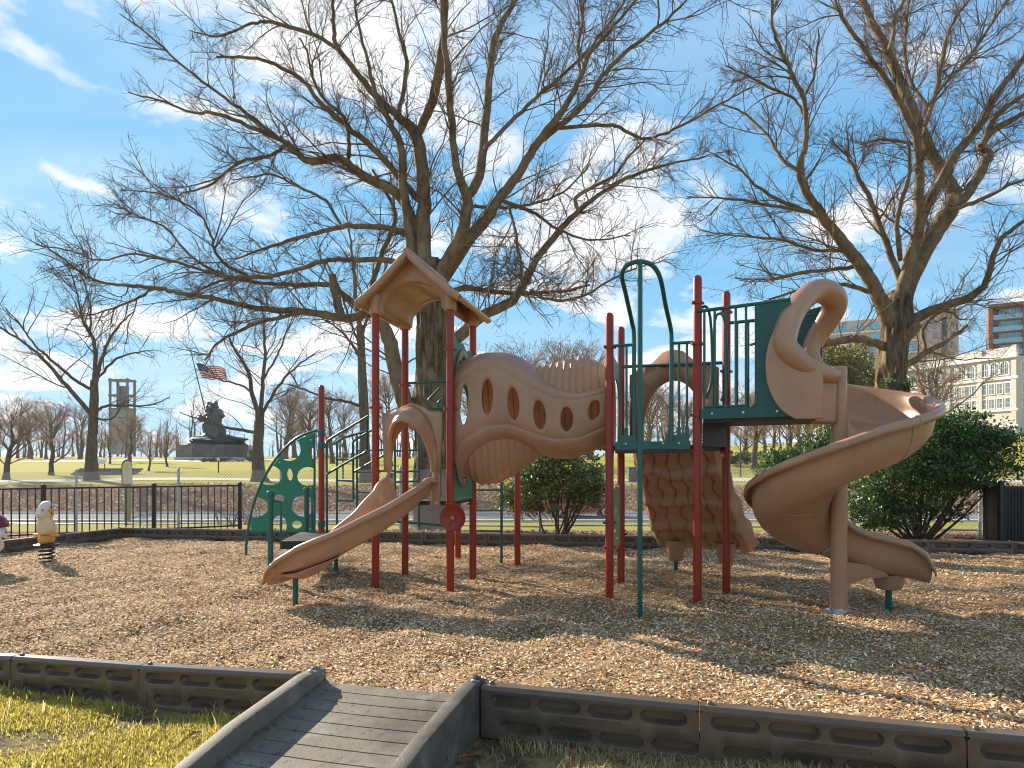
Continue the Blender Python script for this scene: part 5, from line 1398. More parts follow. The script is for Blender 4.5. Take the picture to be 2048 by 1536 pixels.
tree2_limbs = [
 [(1792, 660, 34), (1815, 566, 38), (1856, 483, 36), (1890, 434, 34), (1911, 396, 30), (1909, 385, 26), (1871, 325, 24), (1837, 249, 22), (1803, 170, 19), (1777, 106, 17), (1746, 45, 14), (1724, 0, 12)],
 [(1908, 400, 22), (1931, 393, 20), (1969, 328, 19), (1977, 308, 18), (1962, 291, 14), (1992, 257, 13), (2048, 227, 10), (2110, 190, 7)],
 [(1962, 291, 10), (1992, 234, 10), (2048, 189, 8), (2110, 150, 6)],
 [(1800, 600, 26), (1830, 470, 20), (1871, 378, 18), (1909, 313, 17), (1954, 257, 16), (1992, 189, 14), (2022, 151, 12), (2060, 100, 9), (2110, 40, 6)],
 [(1795, 620, 30), (1815, 540, 24), (1834, 470, 21), (1838, 378, 19), (1833, 283, 15), (1803, 211, 12), (1773, 162, 10), (1728, 98, 8), (1690, 45, 6), (1671, 0, 5)],
 [(1848, 270, 8), (1854, 215, 8), (1822, 166, 7), (1809, 94, 6), (1818, 0, 4)],
 [(1850, 250, 9), (1871, 181, 9), (1890, 94, 8), (1905, 45, 6), (1939, 0, 5)],
 [(1872, 185, 7), (1928, 128, 7), (1969, 68, 6), (2015, 0, 4)],
 [(1775, 105, 9), (1784, 83, 9), (1788, 38, 8), (1807, 0, 7)],
 [(1785, 660, 36), (1758, 590, 28), (1720, 528, 25), (1679, 476, 22), (1645, 434, 19), (1614, 385, 15), (1599, 340, 13), (1611, 287, 11), (1611, 211, 9), (1592, 166, 8), (1565, 106, 7), (1546, 57, 6), (1544, 0, 4)],
 [(1600, 345, 7), (1561, 317, 7), (1535, 272, 6), (1493, 230, 5), (1444, 208, 3)],
 [(1611, 190, 5), (1629, 143, 5), (1637, 57, 3)],
 [(1611, 240, 6), (1590, 200, 5), (1540, 175, 5), (1490, 150, 4), (1450, 130, 2)],
 [(1645, 434, 9), (1577, 408, 8), (1520, 378, 6), (1480, 340, 4), (1430, 310, 3)],
 [(1630, 425, 7), (1520, 408, 6), (1444, 396, 4), (1373, 393, 2)],
 [(1728, 530, 9), (1680, 538, 8), (1600, 545, 6), (1530, 560, 4), (1470, 555, 2)],
 [(1700, 500, 8), (1630, 500, 6), (1560, 480, 5), (1470, 470, 3), (1400, 460, 2)],
 [(1800, 660, 26), (1830, 640, 22), (1853, 626, 20), (1902, 608, 17), (1950, 588, 15), (1975, 555, 12), (1992, 495, 10), (2030, 455, 8), (2090, 420, 5)],
 [(1798, 735, 18), (1825, 722, 15), (1846, 707, 14), (1888, 685, 10), (1927, 657, 6), (1935, 650, 5)],
 [(1790, 700, 24), (1812, 676, 22), (1838, 646, 21)],
 [(1775, 700, 20), (1758, 689, 17), (1716, 678, 16), (1663, 685, 15), (1625, 692, 13), (1560, 680, 9), (1500, 690, 5)],
 [(1850, 700, 8), (1846, 660, 7), (1870, 630, 6), (1895, 622, 5), (1915, 635, 4), (1930, 640, 3)],
 [(1800, 560, 14), (1770, 480, 12), (1740, 400, 10), (1715, 350, 8), (1690, 300, 5)],
 [(1800, 520, 10), (1795, 440, 9), (1820, 340, 7), (1815, 280, 5)],
 [(1900, 420, 9), (1960, 400, 8), (2020, 370, 6), (2080, 350, 4)],
 [(1760, 590, 10), (1690, 570, 8), (1620, 575, 6), (1540, 600, 4)],
 [(1870, 330, 7), (1830, 290, 6), (1760, 280, 5), (1720, 290, 3)],
]
traced_tree('shade_tree', -.3, 'large bare tree with a cut limb stub standing behind the spiral slide', 'tree',
            [(1783, 1070, 90), (1783, 1000, 66), (1783, 880, 58), (1783, 780, 54), (1783, 740, 52), (1786, 700, 52), (1792, 650, 52), (1798, 610, 48), (1802, 580, 36)], tree2_limbs, 19.0, 33, dens=1.25)

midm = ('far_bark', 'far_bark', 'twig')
traced_tree('park_tree', .1, 'bare tree by the path with a long arm reaching left, left of the flag', 'tree',
  [(183, 965, 34), (183, 950, 25), (184, 900, 18), (186, 850, 16), (188, 790, 15), (189, 760, 12)],
  [[(184, 830, 12), (150, 790, 11), (110, 745, 9), (80, 712, 8), (40, 680, 6), (0, 655, 5), (-30, 640, 3)],
   [(187, 780, 9), (150, 760, 8), (110, 725, 7), (70, 690, 5), (40, 650, 4), (10, 615, 2)],
   [(188, 770, 12), (190, 700, 10), (180, 665, 8), (165, 640, 6), (155, 590, 4), (140, 540, 3)],
   [(190, 770, 10), (203, 720, 9), (218, 680, 7), (240, 650, 5), (270, 620, 3)],
   [(180, 665, 6), (182, 620, 5), (172, 580, 4), (160, 540, 3)],
   [(191, 822, 9), (215, 812, 7), (250, 812, 6), (300, 810, 4), (338, 795, 3)],
   [(192, 838, 6), (225, 836, 5), (250, 800, 3)],
   [(192, 760, 7), (230, 720, 6), (270, 705, 4), (310, 700, 2)]], 61.0, 41, dens=.95, twig_r=.9, mats=midm, lw=.75, scale=2.6, depth=5)
traced_tree('park_tree', .1, 'bare tree with a low horizontal limb just right of the flag', 'tree',
  [(518, 962, 36), (517, 945, 26), (517, 900, 19), (518, 860, 18), (519, 840, 17), (522, 820, 12)],
  [[(519, 845, 14), (506, 790, 12), (495, 740, 9), (470, 700, 7), (455, 670, 4)],
   [(521, 830, 12), (526, 760, 10), (530, 700, 8), (527, 640, 5), (520, 590, 3)],
   [(523, 830, 9), (545, 790, 8), (575, 750, 6), (610, 720, 4), (640, 700, 2)],
   [(514, 865, 9), (470, 858, 8), (435, 850, 6), (395, 838, 4), (360, 825, 2)],
   [(505, 785, 6), (480, 770, 5), (440, 760, 4), (405, 745, 2)],
   [(526, 760, 6), (555, 710, 5), (575, 660, 4), (590, 620, 2)]], 60.0, 42, dens=.95, twig_r=.9, mats=midm, lw=.75, scale=2.6, depth=5)
traced_tree('park_tree', .1, 'tall bare tree seen beside the front left red post of the tower', 'tree',
  [(732, 966, 36), (731, 945, 25), (730, 900, 19), (728, 820, 17), (724, 740, 16), (720, 650, 13)],
  [[(728, 815, 10), (700, 805, 8), (650, 795, 6), (600, 775, 4), (560, 765, 2)],
   [(720, 660, 14), (712, 600, 11), (708, 540, 8), (700, 470, 5), (690, 410, 3)],
   [(721, 680, 9), (740, 620, 7), (760, 560, 5), (790, 500, 3)],
   [(722, 720, 8), (690, 670, 6), (650, 640, 4), (620, 620, 2)],
   [(723, 700, 8), (700, 640, 6), (680, 580, 5), (650, 520, 3)]], 57.0, 43, dens=.95, twig_r=.9, mats=midm, lw=.75, scale=2.4, depth=5)

# ---- generated bare trees for the park behind
def bare_tree(seed, H, spread, trunk_r, low=.25, dens=1.0, tw=1.0):
    """a tree of height H at the origin: (trunk verts/faces, twig verts/faces)"""
    rg = np.random.default_rng(seed)
    K = 10; z = np.linspace(0, H * .72, K); w = np.cumsum(rg.normal(size=(K, 2)) * H * .010, 0)
    tp0 = np.stack([w[:, 0] - w[0, 0], w[:, 1] - w[0, 1], z], -1)[None]; tr0 = (trunk_r * np.array([1.5, 1.05, .95, .88, .78, .66, .52, .38, .26, .15]))[None]
    P1, R1 = spawn(rg, tp0, tr0, 16 / H * dens * 1.6, (H * .32 * spread, H * .62 * spread), (35, 68), trunk_r * .34, 9, .13, low, .22)
    P2, R2 = spawn(rg, P1, R1, 18 / H * 1.4 * dens, (H * .12, H * .28), (25, 60), trunk_r * .13, 7, .18, .15, .10)
    P3, R3 = spawn(rg, P2, R2, 40 / H * 1.2 * dens, (H * .04, H * .12), (25, 60), trunk_r * .062 * tw, 4, .22, .1, .08)
    a = tubes_np(tp0, tr0, 10); b = tubes_np(P1, R1, 6); v1 = np.concatenate([a[0], b[0]]); f1 = np.concatenate([a[1], b[1] + len(a[0])])
    c = tubes_np(P2, R2, 3); e = tubes_np(P3, np.maximum(R3, trunk_r * .032 * tw), 3)
    return v1, f1, np.concatenate([c[0], e[0]]), np.concatenate([c[1], e[1] + len(c[0])])
protos = []
for i, (H, sp_, tr_, lo, dn) in enumerate(((11, 1.0, .30, .22, 1.0), (9, 1.25, .26, .16, 1.2), (13, .8, .30, .3, 1.0), (6, 1.1, .14, .2, 1.2))):
    protos.append((bare_tree(100 + i, H, sp_, tr_, lo, dn, 1.25), H))
used_p = {}
def place_tree(px, py, d, hpx, kind, label, group):
    q = P(px, py, d); z = float(terrain(np.array(q.x), np.array(q.y)))
    (v1, f1, v2, f2), H = protos[kind]
    root = empty('park_tree', V(q.x, q.y, z - .1), label, 'tree', group)
    if kind not in used_p:
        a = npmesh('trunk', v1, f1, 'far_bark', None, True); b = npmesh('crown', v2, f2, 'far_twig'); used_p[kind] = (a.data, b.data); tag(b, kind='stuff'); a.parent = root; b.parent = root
    else:
        a = bpy.data.objects.new('trunk', used_p[kind][0]); b = bpy.data.objects.new('crown', used_p[kind][1])
        for o in (a, b): COL.objects.link(o); o.parent = root
        tag(b, kind='stuff')
    s = hpx * d / F / H; root.scale = (s * random.uniform(.8, 1.25), s * random.uniform(.8, 1.25), s * random.uniform(.85, 1.12)); root.rotation_euler = (0, 0, random.uniform(0, 6.28))
gr = 'bare trees across the park lawn'
lt = 'leafless park tree on the lawn beyond the road'
for (px, py, d, hp_, kd, lb) in [(102, 950, 72, 165, 1, 'low round leafless tree left of the tall path tree'), (12, 965, 64, 190, 3, 'leafless tree at the edge of the lawn beside the low round tree'),
    (297, 945, 80, 95, 3, 'small leafless tree between the stadium shaped sign and the monument'), (258, 925, 120, 120, 1, None), (220, 925, 110, 80, 3, None), (335, 925, 95, 75, 3, None),
    (160, 930, 150, 130, 0, None), (60, 925, 160, 140, 2, None), (570, 920, 150, 150, 0, None), (620, 925, 120, 180, 2, None), (665, 930, 110, 190, 0, None), (780, 935, 100, 180, 1, None),
    (590, 905, 190, 130, 1, None), (690, 908, 180, 160, 2, None), (960, 930, 95, 260, 2, None), (1010, 930, 100, 290, 0, None), (1060, 930, 110, 260, 2, None),
    (1290, 925, 110, 190, 1, None), (1330, 925, 120, 170, 0, None), (1370, 925, 130, 160, 1, None), (1508, 930, 88, 220, 2, 'leafless tree with a straight trunk beyond the park lamp post'), (1492, 925, 105, 130, 3, None),
    (1545, 915, 130, 170, 0, None), (1575, 915, 120, 150, 1, None), (1600, 912, 125, 160, 2, None), (1620, 912, 140, 170, 0, None), (1530, 905, 170, 150, 1, None), (1455, 905, 180, 170, 2, None),
    (1425, 905, 190, 150, 0, None), (1270, 905, 200, 150, 2, None), (1180, 915, 140, 240, 0, None), (1120, 915, 140, 250, 1, None), (880, 905, 190, 170, 1, None), (930, 905, 200, 190, 0, None),
    (1868, 900, 95, 240, 1, 'leafless tree with low arching limbs in front of the cream building'), (1730, 905, 110, 120, 3, None)]:
    if lb is None:
        lb = {258: 'bare tree in front of the bell tower', 160: 'bare tree behind the trunk of the tall path tree', 570: 'bare tree between the flag tree and the green climbing sheet', 620: 'bare tree behind the top of the green climbing sheet',
              665: 'bare tree behind the stair handrails', 780: 'bare tree behind the hood of the short slide', 220: 'small bare tree just left of the bell tower base', 335: 'small bare tree just left of the monument plinth', 1730: 'small bare tree behind the chute of the spiral slide'}.get(px)
    if lb is None: lb = 'bare tree rising behind the crawl tunnel' if 850 < px < 1200 else 'bare tree seen through the arch over the climber' if 1250 < px < 1440 else 'bare tree seen below the upper deck' if 1440 < px < 1640 else lt
    place_tree(px, py, d, hp_, kd, lb, gr)
# far wood: a mass of trunks and twigs
def far_wood():
    rg = np.random.default_rng(77); V1, F1, V2, F2 = [], [], [], []; o1 = o2 = 0
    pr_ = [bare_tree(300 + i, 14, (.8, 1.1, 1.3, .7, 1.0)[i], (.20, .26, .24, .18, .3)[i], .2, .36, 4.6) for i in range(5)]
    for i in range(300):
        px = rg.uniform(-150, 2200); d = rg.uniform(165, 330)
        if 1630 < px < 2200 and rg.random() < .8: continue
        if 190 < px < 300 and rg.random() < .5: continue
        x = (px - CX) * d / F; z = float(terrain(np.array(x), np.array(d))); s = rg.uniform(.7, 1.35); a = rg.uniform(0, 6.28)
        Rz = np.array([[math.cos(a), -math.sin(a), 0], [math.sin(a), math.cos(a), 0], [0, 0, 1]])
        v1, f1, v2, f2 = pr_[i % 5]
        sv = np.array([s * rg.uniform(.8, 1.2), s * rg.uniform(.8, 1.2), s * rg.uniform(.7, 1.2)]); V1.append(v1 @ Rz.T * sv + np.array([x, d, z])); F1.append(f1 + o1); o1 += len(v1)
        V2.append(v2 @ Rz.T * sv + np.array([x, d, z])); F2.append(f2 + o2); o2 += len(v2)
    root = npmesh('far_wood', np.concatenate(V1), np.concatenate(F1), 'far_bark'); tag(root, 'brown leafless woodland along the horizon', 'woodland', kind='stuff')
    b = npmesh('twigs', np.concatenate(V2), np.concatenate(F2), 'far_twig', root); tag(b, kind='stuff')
far_wood()

# ================================================================== evergreen shrubs
def shrub(name, base, blobs, nleaf, leaf, mat_, label, stems=12, seed=1, sm='stem_bark', cat='shrub', stem_r=.03):
    rg = np.random.default_rng(seed); root = empty(name, base, label, cat)
    # leaf clumps spread through the blobs
    cen = []; rad = []
    for (c, r, n) in blobs:
        u = rg.normal(size=(n, 3)); u = nrmz(u) * np.where(rg.random((n, 1)) < .22, rg.uniform(.95, 1.22, (n, 1)), rg.random((n, 1)) ** .4); cen.append(np.array(c) + u * np.array(r)); rad.append(np.full(n, .5))
    cen = np.concatenate(cen); nc = len(cen); cr_ = rg.uniform(.07, .19, nc) * (leaf / .05)
    own = rg.integers(0, nc, nleaf); off = nrmz(rg.normal(size=(nleaf, 3))) * (rg.random((nleaf, 1)) ** .45) * cr_[own][:, None] * np.array([1.15, 1.15, .8])
    c = cen[own] + off; a = rg.uniform(0, 6.28, nleaf); s = leaf * rg.uniform(.6, 1.25, nleaf)
    d = nrmz(off + rg.normal(size=(nleaf, 3)) * .08 + np.array([0, 0, .03])); sd_ = nrmz(np.cross(d, rg.normal(size=(nleaf, 3))))
    U = d * s[:, None]; W = sd_ * (s * .28)[:, None]
    v = np.stack([c - U * .5, c + W, c + U * .6, c - W], 1).reshape(-1, 3); i = np.arange(nleaf)[:, None] * 4
    o = npmesh('foliage', v, i + np.array([[0, 1, 2, 3]]), mat_, root); tag(o, kind='stuff')
    for k in range(stems):
        t = cen[rg.integers(0, nc)]; b = np.array(base) + np.append(rg.normal(size=2) * .07, -.05); mid = b * .55 + t * .45 + np.array([rg.normal() * .06, rg.normal() * .06, -.12])
        pts = catmull([b, mid, t], 5); m = MB(); m.tube([Vector(x) for x in pts], list(np.linspace(stem_r * rg.uniform(.6, 1.1), .006, len(pts))), 7); m.build('stem', sm, root)
    # fine inner twigs
    Pq = []; 
    for k in range(160):
        t = cen[rg.integers(0, nc)]; b = np.array(base) + (t - np.array(base)) * rg.uniform(.35, .8); Pq.append(np.stack([b, b * .5 + t * .5 + rg.normal(size=3) * .05, t]))
    Pq = np.array(Pq); vv, ff = tubes_np(Pq, np.full(Pq.shape[:2], .006), 3); o = npmesh('twigs', vv, ff, sm, root); tag(o, kind='stuff')
    return root
d = 13.05
def pb(px, py, d, rx, ry, rz, n): return (tuple(P(px, py, d)), (rx, ry, rz), n)
q = P(1118, 1082, d); q.z = -.03
shrub('evergreen_shrub', q, [pb(1105, 965, d, .95, .7, .55, 150), pb(1150, 950, d, .55, .6, .48, 70), pb(1050, 985, d, .42, .5, .38, 60), pb(1090, 930, d, .62, .5, .30, 55), pb(1185, 985, d, .3, .4, .35, 30), pb(1020, 1000, d, .2, .3, .2, 14)],
      15000, .062, 'holly_leaf', 'small glossy evergreen shrub with bare lower stems below the tunnel', 14, 5)
d = 12.9
q = P(1840, 1088, d); q.z = -.03
shrub('evergreen_shrub', q, [pb(1880, 900, d, 1.15, .8, .62, 170), pb(1830, 960, d, 1.05, .8, .58, 170), pb(1945, 925, d, .78, .7, .58, 120), pb(1740, 1010, d, .5, .5, .45, 70), pb(1900, 860, d, .75, .5, .30, 70), pb(1985, 880, d, .45, .5, .32, 45), pb(1820, 1030, d, .9, .5, .25, 40)],
      34000, .066, 'yew_leaf', 'big dark evergreen shrub with reddish stems right of the spiral slide', 26, 6, stem_r=.042)
d = 16.5
q = P(1625, 1010, d); q.z = -.15
shrub('evergreen_shrub', q, [pb(1600, 920, d, .85, .6, .32, 90), pb(1650, 890, d, .5, .5, .36, 60), pb(1560, 945, d, .5, .4, .2, 40)],
      9000, .07, 'yew_leaf', 'dark evergreen shrub seen between the climber and the spiral slide chute', 10, 7)
d = 62
q = P(1660, 905, d); q.z = float(terrain(np.array(q.x), np.array(q.y)))
shrub('evergreen_tree', q, [pb(1670, 735, d, 3.2, 2.6, 1.6, 140), pb(1690, 780, d, 3.2, 2.6, 2.0, 120), pb(1650, 800, d, 2.8, 2.6, 2.6, 100)], 16000, .36, 'olive_leaf', 'olive green evergreen tree behind the spiral slide hood', 8, 8, cat='tree', stem_r=.2)
q = P(1815, 775, 18.3)
shrub('ivy', V(q.x, 18.4, P(0, 1060, 18.4).z), [pb(1815, 770, 18.45, .14, .1, .10, 10), pb(1778, 765, 18.45, .2, .1, .06, 8), pb(1790, 820, 18.4, .3, .1, .5, 25)], 1500, .055, 'yew_leaf', 'clump of ivy on the trunk behind the spiral slide', 3, 9, cat='ivy')
# clipped hedges and far bushes
def hedge(px, py, d, w, hgt, label, mat_='hedge_leaf', n=1600, seed=3):
    q = P(px, py, d); q.z = float(terrain(np.array(q.x), np.array(q.y)))
    shrub('hedge', q, [((q.x, q.y, q.z + hgt * .5), (w / 2, .6, hgt * .45), max(10, int(w * 6)))], n, .22, mat_, label, 3, seed, cat='hedge')
hedge(1480, 915, 95, 3.6, 2.2, 'dark clipped bush under the park lamp post', 'yew_leaf', 2200, 3)
hedge(503, 925, 125, 2.4, 2.2, 'rounded dark bush at the end of the monument plinth', 'yew_leaf', 1500, 4)
hedge(440, 922, 128, 9, .8, 'low brown and green planting in front of the monument plinth', 'hedge_leaf', 2200, 5)
hedge(690, 905, 150, 14, 1.6, 'low hedge on the lawn seen between the handrails', 'hedge_leaf', 2600, 6)
hedge(1575, 905, 125, 22, 1.8, 'long pale hedge below the far trees', 'hedge_leaf', 4200, 7)
hedge(1960, 860, 118, 14, 1.6, 'shrub bed at the foot of the cream building', 'olive_leaf', 3000, 8)

# ================================================================== spring riders
sr = P(93, 1128, GD(1128)); 
rid = empty('spring_rider', V(sr.x, sr.y, 0), 'cream and yellow animal spring rider facing the viewer on a black coil spring', 'spring rider')
def coil(root, c, r, z0, z1, turns, wr):
    m = MB(); n = turns * 16; m.tube([c + V(r * math.cos(2 * math.pi * i / 16), r * math.sin(2 * math.pi * i / 16), z0 + (z1 - z0) * i / n) for i in range(n + 1)], wr, 8); m.build('spring', 'spring_steel', root)
c = V(sr.x, sr.y, 0); k = sr.y / F          # metres per pixel here
coil(rid, c, .098, .0, .27, 5, .014)
m = MB(); m.lathe(c, [(.15, .265), (.16, .27), (.16, .29), (.12, .30)], 20); m.build('spring_plate', 'black_metal', rid)
def body(sections, name, mat_, root, n=18):
    """sections: (centre, half width x, half depth y) stacked in z"""
    rows = []
    for (q, a, b) in sections: rows.append([Vector(q) + V(a * math.cos(2 * math.pi * i / n), b * math.sin(2 * math.pi * i / n), 0) for i in range(n)])
    m = MB(); m.grid(rows, wrap=True); m.add(rows[0], [tuple(range(n))]); m.add(rows[-1], [tuple(range(n))]); return m.build(name, mat_, root, smooth=70, merge=True, sub=1)
body([(c + V(0, 0, .29), .055, .16), (c + V(0, 0, .36), .06, .18), (c + V(0, 0, .44), .058, .18)], 'pedestal', 'yellow_plastic', rid)
body([(c + V(0, .02, .42), .07, .16), (c + V(0, .02, .48), .088, .20), (c + V(0, .0, .56), .092, .19), (c + V(0, -.03, .66), .082, .12), (c + V(0, -.05, .74), .066, .085), (c + V(0, -.05, .80), .05, .07)], 'rider_body', 'cream_plastic', rid)
body([(c + V(0, -.13, .68), .045, .05), (c + V(0, -.13, .72), .062, .08), (c + V(0, -.10, .78), .065, .10), (c + V(.01, -.05, .85), .064, .10), (c + V(.01, -.02, .90), .058, .08), (c + V(.01, 0, .925), .04, .05)], 'head', 'white_plastic', rid)
for s in (-1, 1):
    m = MB(); m.tube([c + V(s * .05, 0, .345 + .075), c + V(s * .17, -.01, .425), c + V(s * .19, -.01, .426)], [.026, .026, .012], 10); m.build('foot_peg', 'yellow_plastic', rid)
    ring = [c + V(s * (.085 + .032 * math.cos(a)), -.03, .745 + .055 * math.sin(a)) for a in np.linspace(0, 2 * math.pi, 17)]
    m = MB(); m.tube(ring, .014, 8, caps=False); m.build('handle', 'yellow_plastic', rid)
    m = MB(); m.lathe(c + V(s * .055, -.16, .80), [(.012, -.008), (.014, 0), (.008, .01), (.001, .012)], 8); m.build('eye', 'black_metal', rid)
m = MB(); m.tube([c + V(-.045, -.205, .705), c + V(-.02, -.215, .693), c + V(.02, -.215, .693), c + V(.045, -.205, .705)], .006, 6); m.build('mouth', 'yellow_plastic', rid)

s2 = P(-25, 1140, GD(1140)); c = V(s2.x, s2.y, 0)
ri2 = empty('spring_rider', c, 'white and maroon bird shaped spring rider at the edge of the mulch', 'spring rider')
coil(ri2, c, .10, .0, .22, 4, .014)
body([(c + V(-.02, 0, .20), .10, .12), (c + V(.02, 0, .28), .19, .15), (c + V(.02, 0, .38), .20, .15), (c + V(-.05, 0, .48), .16, .13), (c + V(-.10, 0, .52), .08, .08)], 'rider_body', 'white_plastic', ri2)
body([(c + V(.10, -.05, .44), .16, .10), (c + V(.16, -.05, .49), .20, .11), (c + V(.12, -.05, .56), .17, .11), (c + V(.08, -.05, .66), .14, .10), (c + V(.06, -.05, .73), .08, .07)], 'head', 'white_plastic', ri2)
rows = []
for t in np.linspace(R(8), R(175), 16):
    rows.append([c + V(.09 + (.165 + e) * math.cos(t), -.05 + y, .57 + (.175 + e) * math.sin(t)) for e, y in ((.0, -.09), (.022, -.075), (.028, 0), (.022, .075), (.0, .09))])
m = MB(); m.grid(rows); m.build('cap', 'maroon_plastic', ri2, smooth=70, solid=.03)
m = MB(); m.lathe(c + V(.12, -.155, .60), [(.036, -.006), (.038, .004), (.02, .010), (.001, .011)], 14, M=Matrix(((1, 0, 0), (0, 0, -1), (0, 1, 0))).to_3x3()); m.build('eye', 'black_metal', ri2)
m = MB(); m.tube([c + V(.24, -.06, .52), c + V(.33, -.07, .535), c + V(.38, -.07, .53)], [.03, .018, .004], 8, flat=.5); m.build('beak_tip', 'black_metal', ri2)
m = MB(); m.tube([c + V(-.10, -.10, .06), c + V(.08, -.12, .065), c + V(.22, -.12, .05), c + V(.27, -.12, .035)], [.04, .062, .05, .012], 12, flat=.55); m.build('foot', 'maroon_plastic', ri2)
m = MB(); m.tube([c + V(-.05, -.05, .25), c + V(.02, -.10, .10)], .02, 8); m.build('foot_peg', 'black_metal', ri2)

# ================================================================== things beyond the fence
# rounded sign on a timber post
dS = 27.0; q = P(255, 1040, dS); zt_ = float(terrain(np.array(q.x), np.array(q.y)))
sg = empty('park_sign', V(q.x, q.y, zt_), 'tall rounded tan sign board on a timber post behind the picket fence', 'sign')
m = MB(); m.box(V(q.x - .05, q.y + .10, zt_ + .75), (.18, .14, 1.9)); m.build('sign_post', 'wood_post', sg, smooth=0)
ctr = P(255, 945, dS)
def rnd(s, x0=0, d=0):
    o = [(-9.5, -20), (-7, -24), (7, -24), (9.8, -20), (9.8, 8)] + [(9.8 * math.cos(a), 10 + 14.5 * math.sin(a)) for a in np.linspace(0, math.pi, 14)] + [(-9.8, 8)]
    return [ctr + V((x * s + x0) * dS / F, d, y * s * dS / F) for x, y in o]
m = MB(); m.prism(rnd(1.06, -2), V(-.06, .16, 0)); m.build('sign_case', 'black_metal', sg, smooth=30)
m = MB(); m.prism(rnd(.96, -.5, -.015), V(0, .02, 0)); m.build('sign_board', 'sign_face', sg, smooth=30)
for (y, w) in ((14, 4), (9, 6), (5, 5), (1, 3)):
    m = MB(); m.box(ctr + V(-.01, -.02, y * dS / F), (w * dS / F, .006, 1.6 * dS / F)); m.build('sign_print', 'slab_grey', sg, smooth=0)
# slanted information panel, marker sign, stone steps
q = P(202, 940, 85); z = float(terrain(np.array(q.x), np.array(q.y)))
ip = empty('info_panel', V(q.x, q.y, z), 'slanted white information panel on the upper lawn by the path tree', 'sign')
m = MB(); m.box(V(q.x, q.y, z + 1.0), (1.2, .06, .7), rx=R(-40)); m.build('panel', 'trim_white', ip, smooth=0)
for s in (-.4, .4):
    m = MB(); m.box(V(q.x + s, q.y + .1, z + .45), (.08, .08, .95)); m.build('leg', 'steel_dark', ip, smooth=0)
q = P(437, 945, 75); z = float(terrain(np.array(q.x), np.array(q.y)))
ms = empty('marker_sign', V(q.x, q.y, z), 'small white topped brown marker post on the lawn below the monument', 'sign')
m = MB(); m.box(V(q.x, q.y, z + .7), (.12, .10, 1.5)); m.build('sign_post', 'sign_brown', ms, smooth=0)
m = MB(); m.box(V(q.x, q.y - .06, z + 1.55), (.26, .03, .34)); m.build('panel', 'trim_white', ms, smooth=0)
q = P(205, 948, 70); z = float(terrain(np.array(q.x), np.array(q.y)))
stp = empty('stone_steps', V(q.x, q.y, z), 'low dark stone steps in the lawn behind the path tree', 'steps')
for i in range(4):
    m = MB(); m.box(V(q.x + .1, q.y + i * .45, z + .1 + i * .17), (6.4, .5, .2)); m.build('step', 'stone_wall', stp, smooth=0)
# lamp post
q = P(1481, 935, 66); z = float(terrain(np.array(q.x), np.array(q.y)))
lp = empty('lamp_post', V(q.x, q.y, z), 'thin dark lamp post on the lawn right of the climber', 'lamp post')
m = MB(); m.tube([V(q.x, q.y, z - .1), V(q.x, q.y, z + 4.0)], [.09, .05], 10); m.build('pole', 'steel_dark', lp)
m = MB(); m.lathe(V(q.x, q.y, z + 4.0), [(.06, 0), (.15, .1), (.17, .35), (.10, .5), (.02, .6)], 12); m.build('lamp_head', 'slab_grey', lp)
q = P(686, 940, 66); z = float(terrain(np.array(q.x), np.array(q.y)))
lp = empty('lamp_post', V(q.x, q.y, z), 'thin dark lamp post behind the handrails of the steps', 'lamp post')
m = MB(); m.tube([V(q.x, q.y, z - .1), V(q.x, q.y, z + 3.0)], [.09, .06], 10); m.build('pole', 'steel_dark', lp)
m = MB(); m.lathe(V(q.x, q.y, z + 3.0), [(.06, 0), (.14, .1), (.16, .3), (.02, .5)], 12); m.build('lamp_head', 'steel_dark', lp)
q = P(1265, 925, 60); z = float(terrain(np.array(q.x), np.array(q.y)))
tb = empty('litter_bin', V(q.x, q.y, z), 'dark green square litter bin on the lawn behind the red posts', 'bin')
m = MB(); m.box(V(q.x, q.y, z + .6), (.75, .75, 1.2)); m.build('bin_body', 'steel_dark', tb, smooth=0)
m = MB(); m.box(V(q.x, q.y, z + 1.24), (.82, .82, .08)); m.build('lid', 'steel_dark', tb, smooth=0)

# monument: granite plinth with a generic bronze group, and the flag on its leaning staff
dM = 147; pl0 = P(428, 918, dM)
mo = empty('monument', V(pl0.x, pl0.y, pl0.z), 'dark granite plinth carrying a rugged dark bronze sculpture group', 'monument')
mpx = dM / F
m = MB(); w = 72 * mpx
base = [V(pl0.x - w, pl0.y - 1, 0), V(pl0.x - w * .36, pl0.y - 4.2, 0), V(pl0.x + w * .5, pl0.y - 4.2, 0), V(pl0.x + w, pl0.y - 1, 0), V(pl0.x + w * .8, pl0.y + 6, 0), V(pl0.x - w * .8, pl0.y + 6, 0)]
m.prism([b + V(0, 0, pl0.z - 1) for b in base], V(0, 0, 28 * mpx + 1)); m.build('plinth', 'granite', mo, smooth=0)
m = MB(); ctr_ = sum(base, V(0, 0, 0)) / 6; m.prism([ctr_ + (b - ctr_) * 1.05 + V(0, 0, pl0.z - 1) for b in base], V(0, 0, 1.35)); m.build('plinth_step', 'concrete', mo, smooth=0)
rg = random.Random(9); zt0 = pl0.z + 28 * mpx
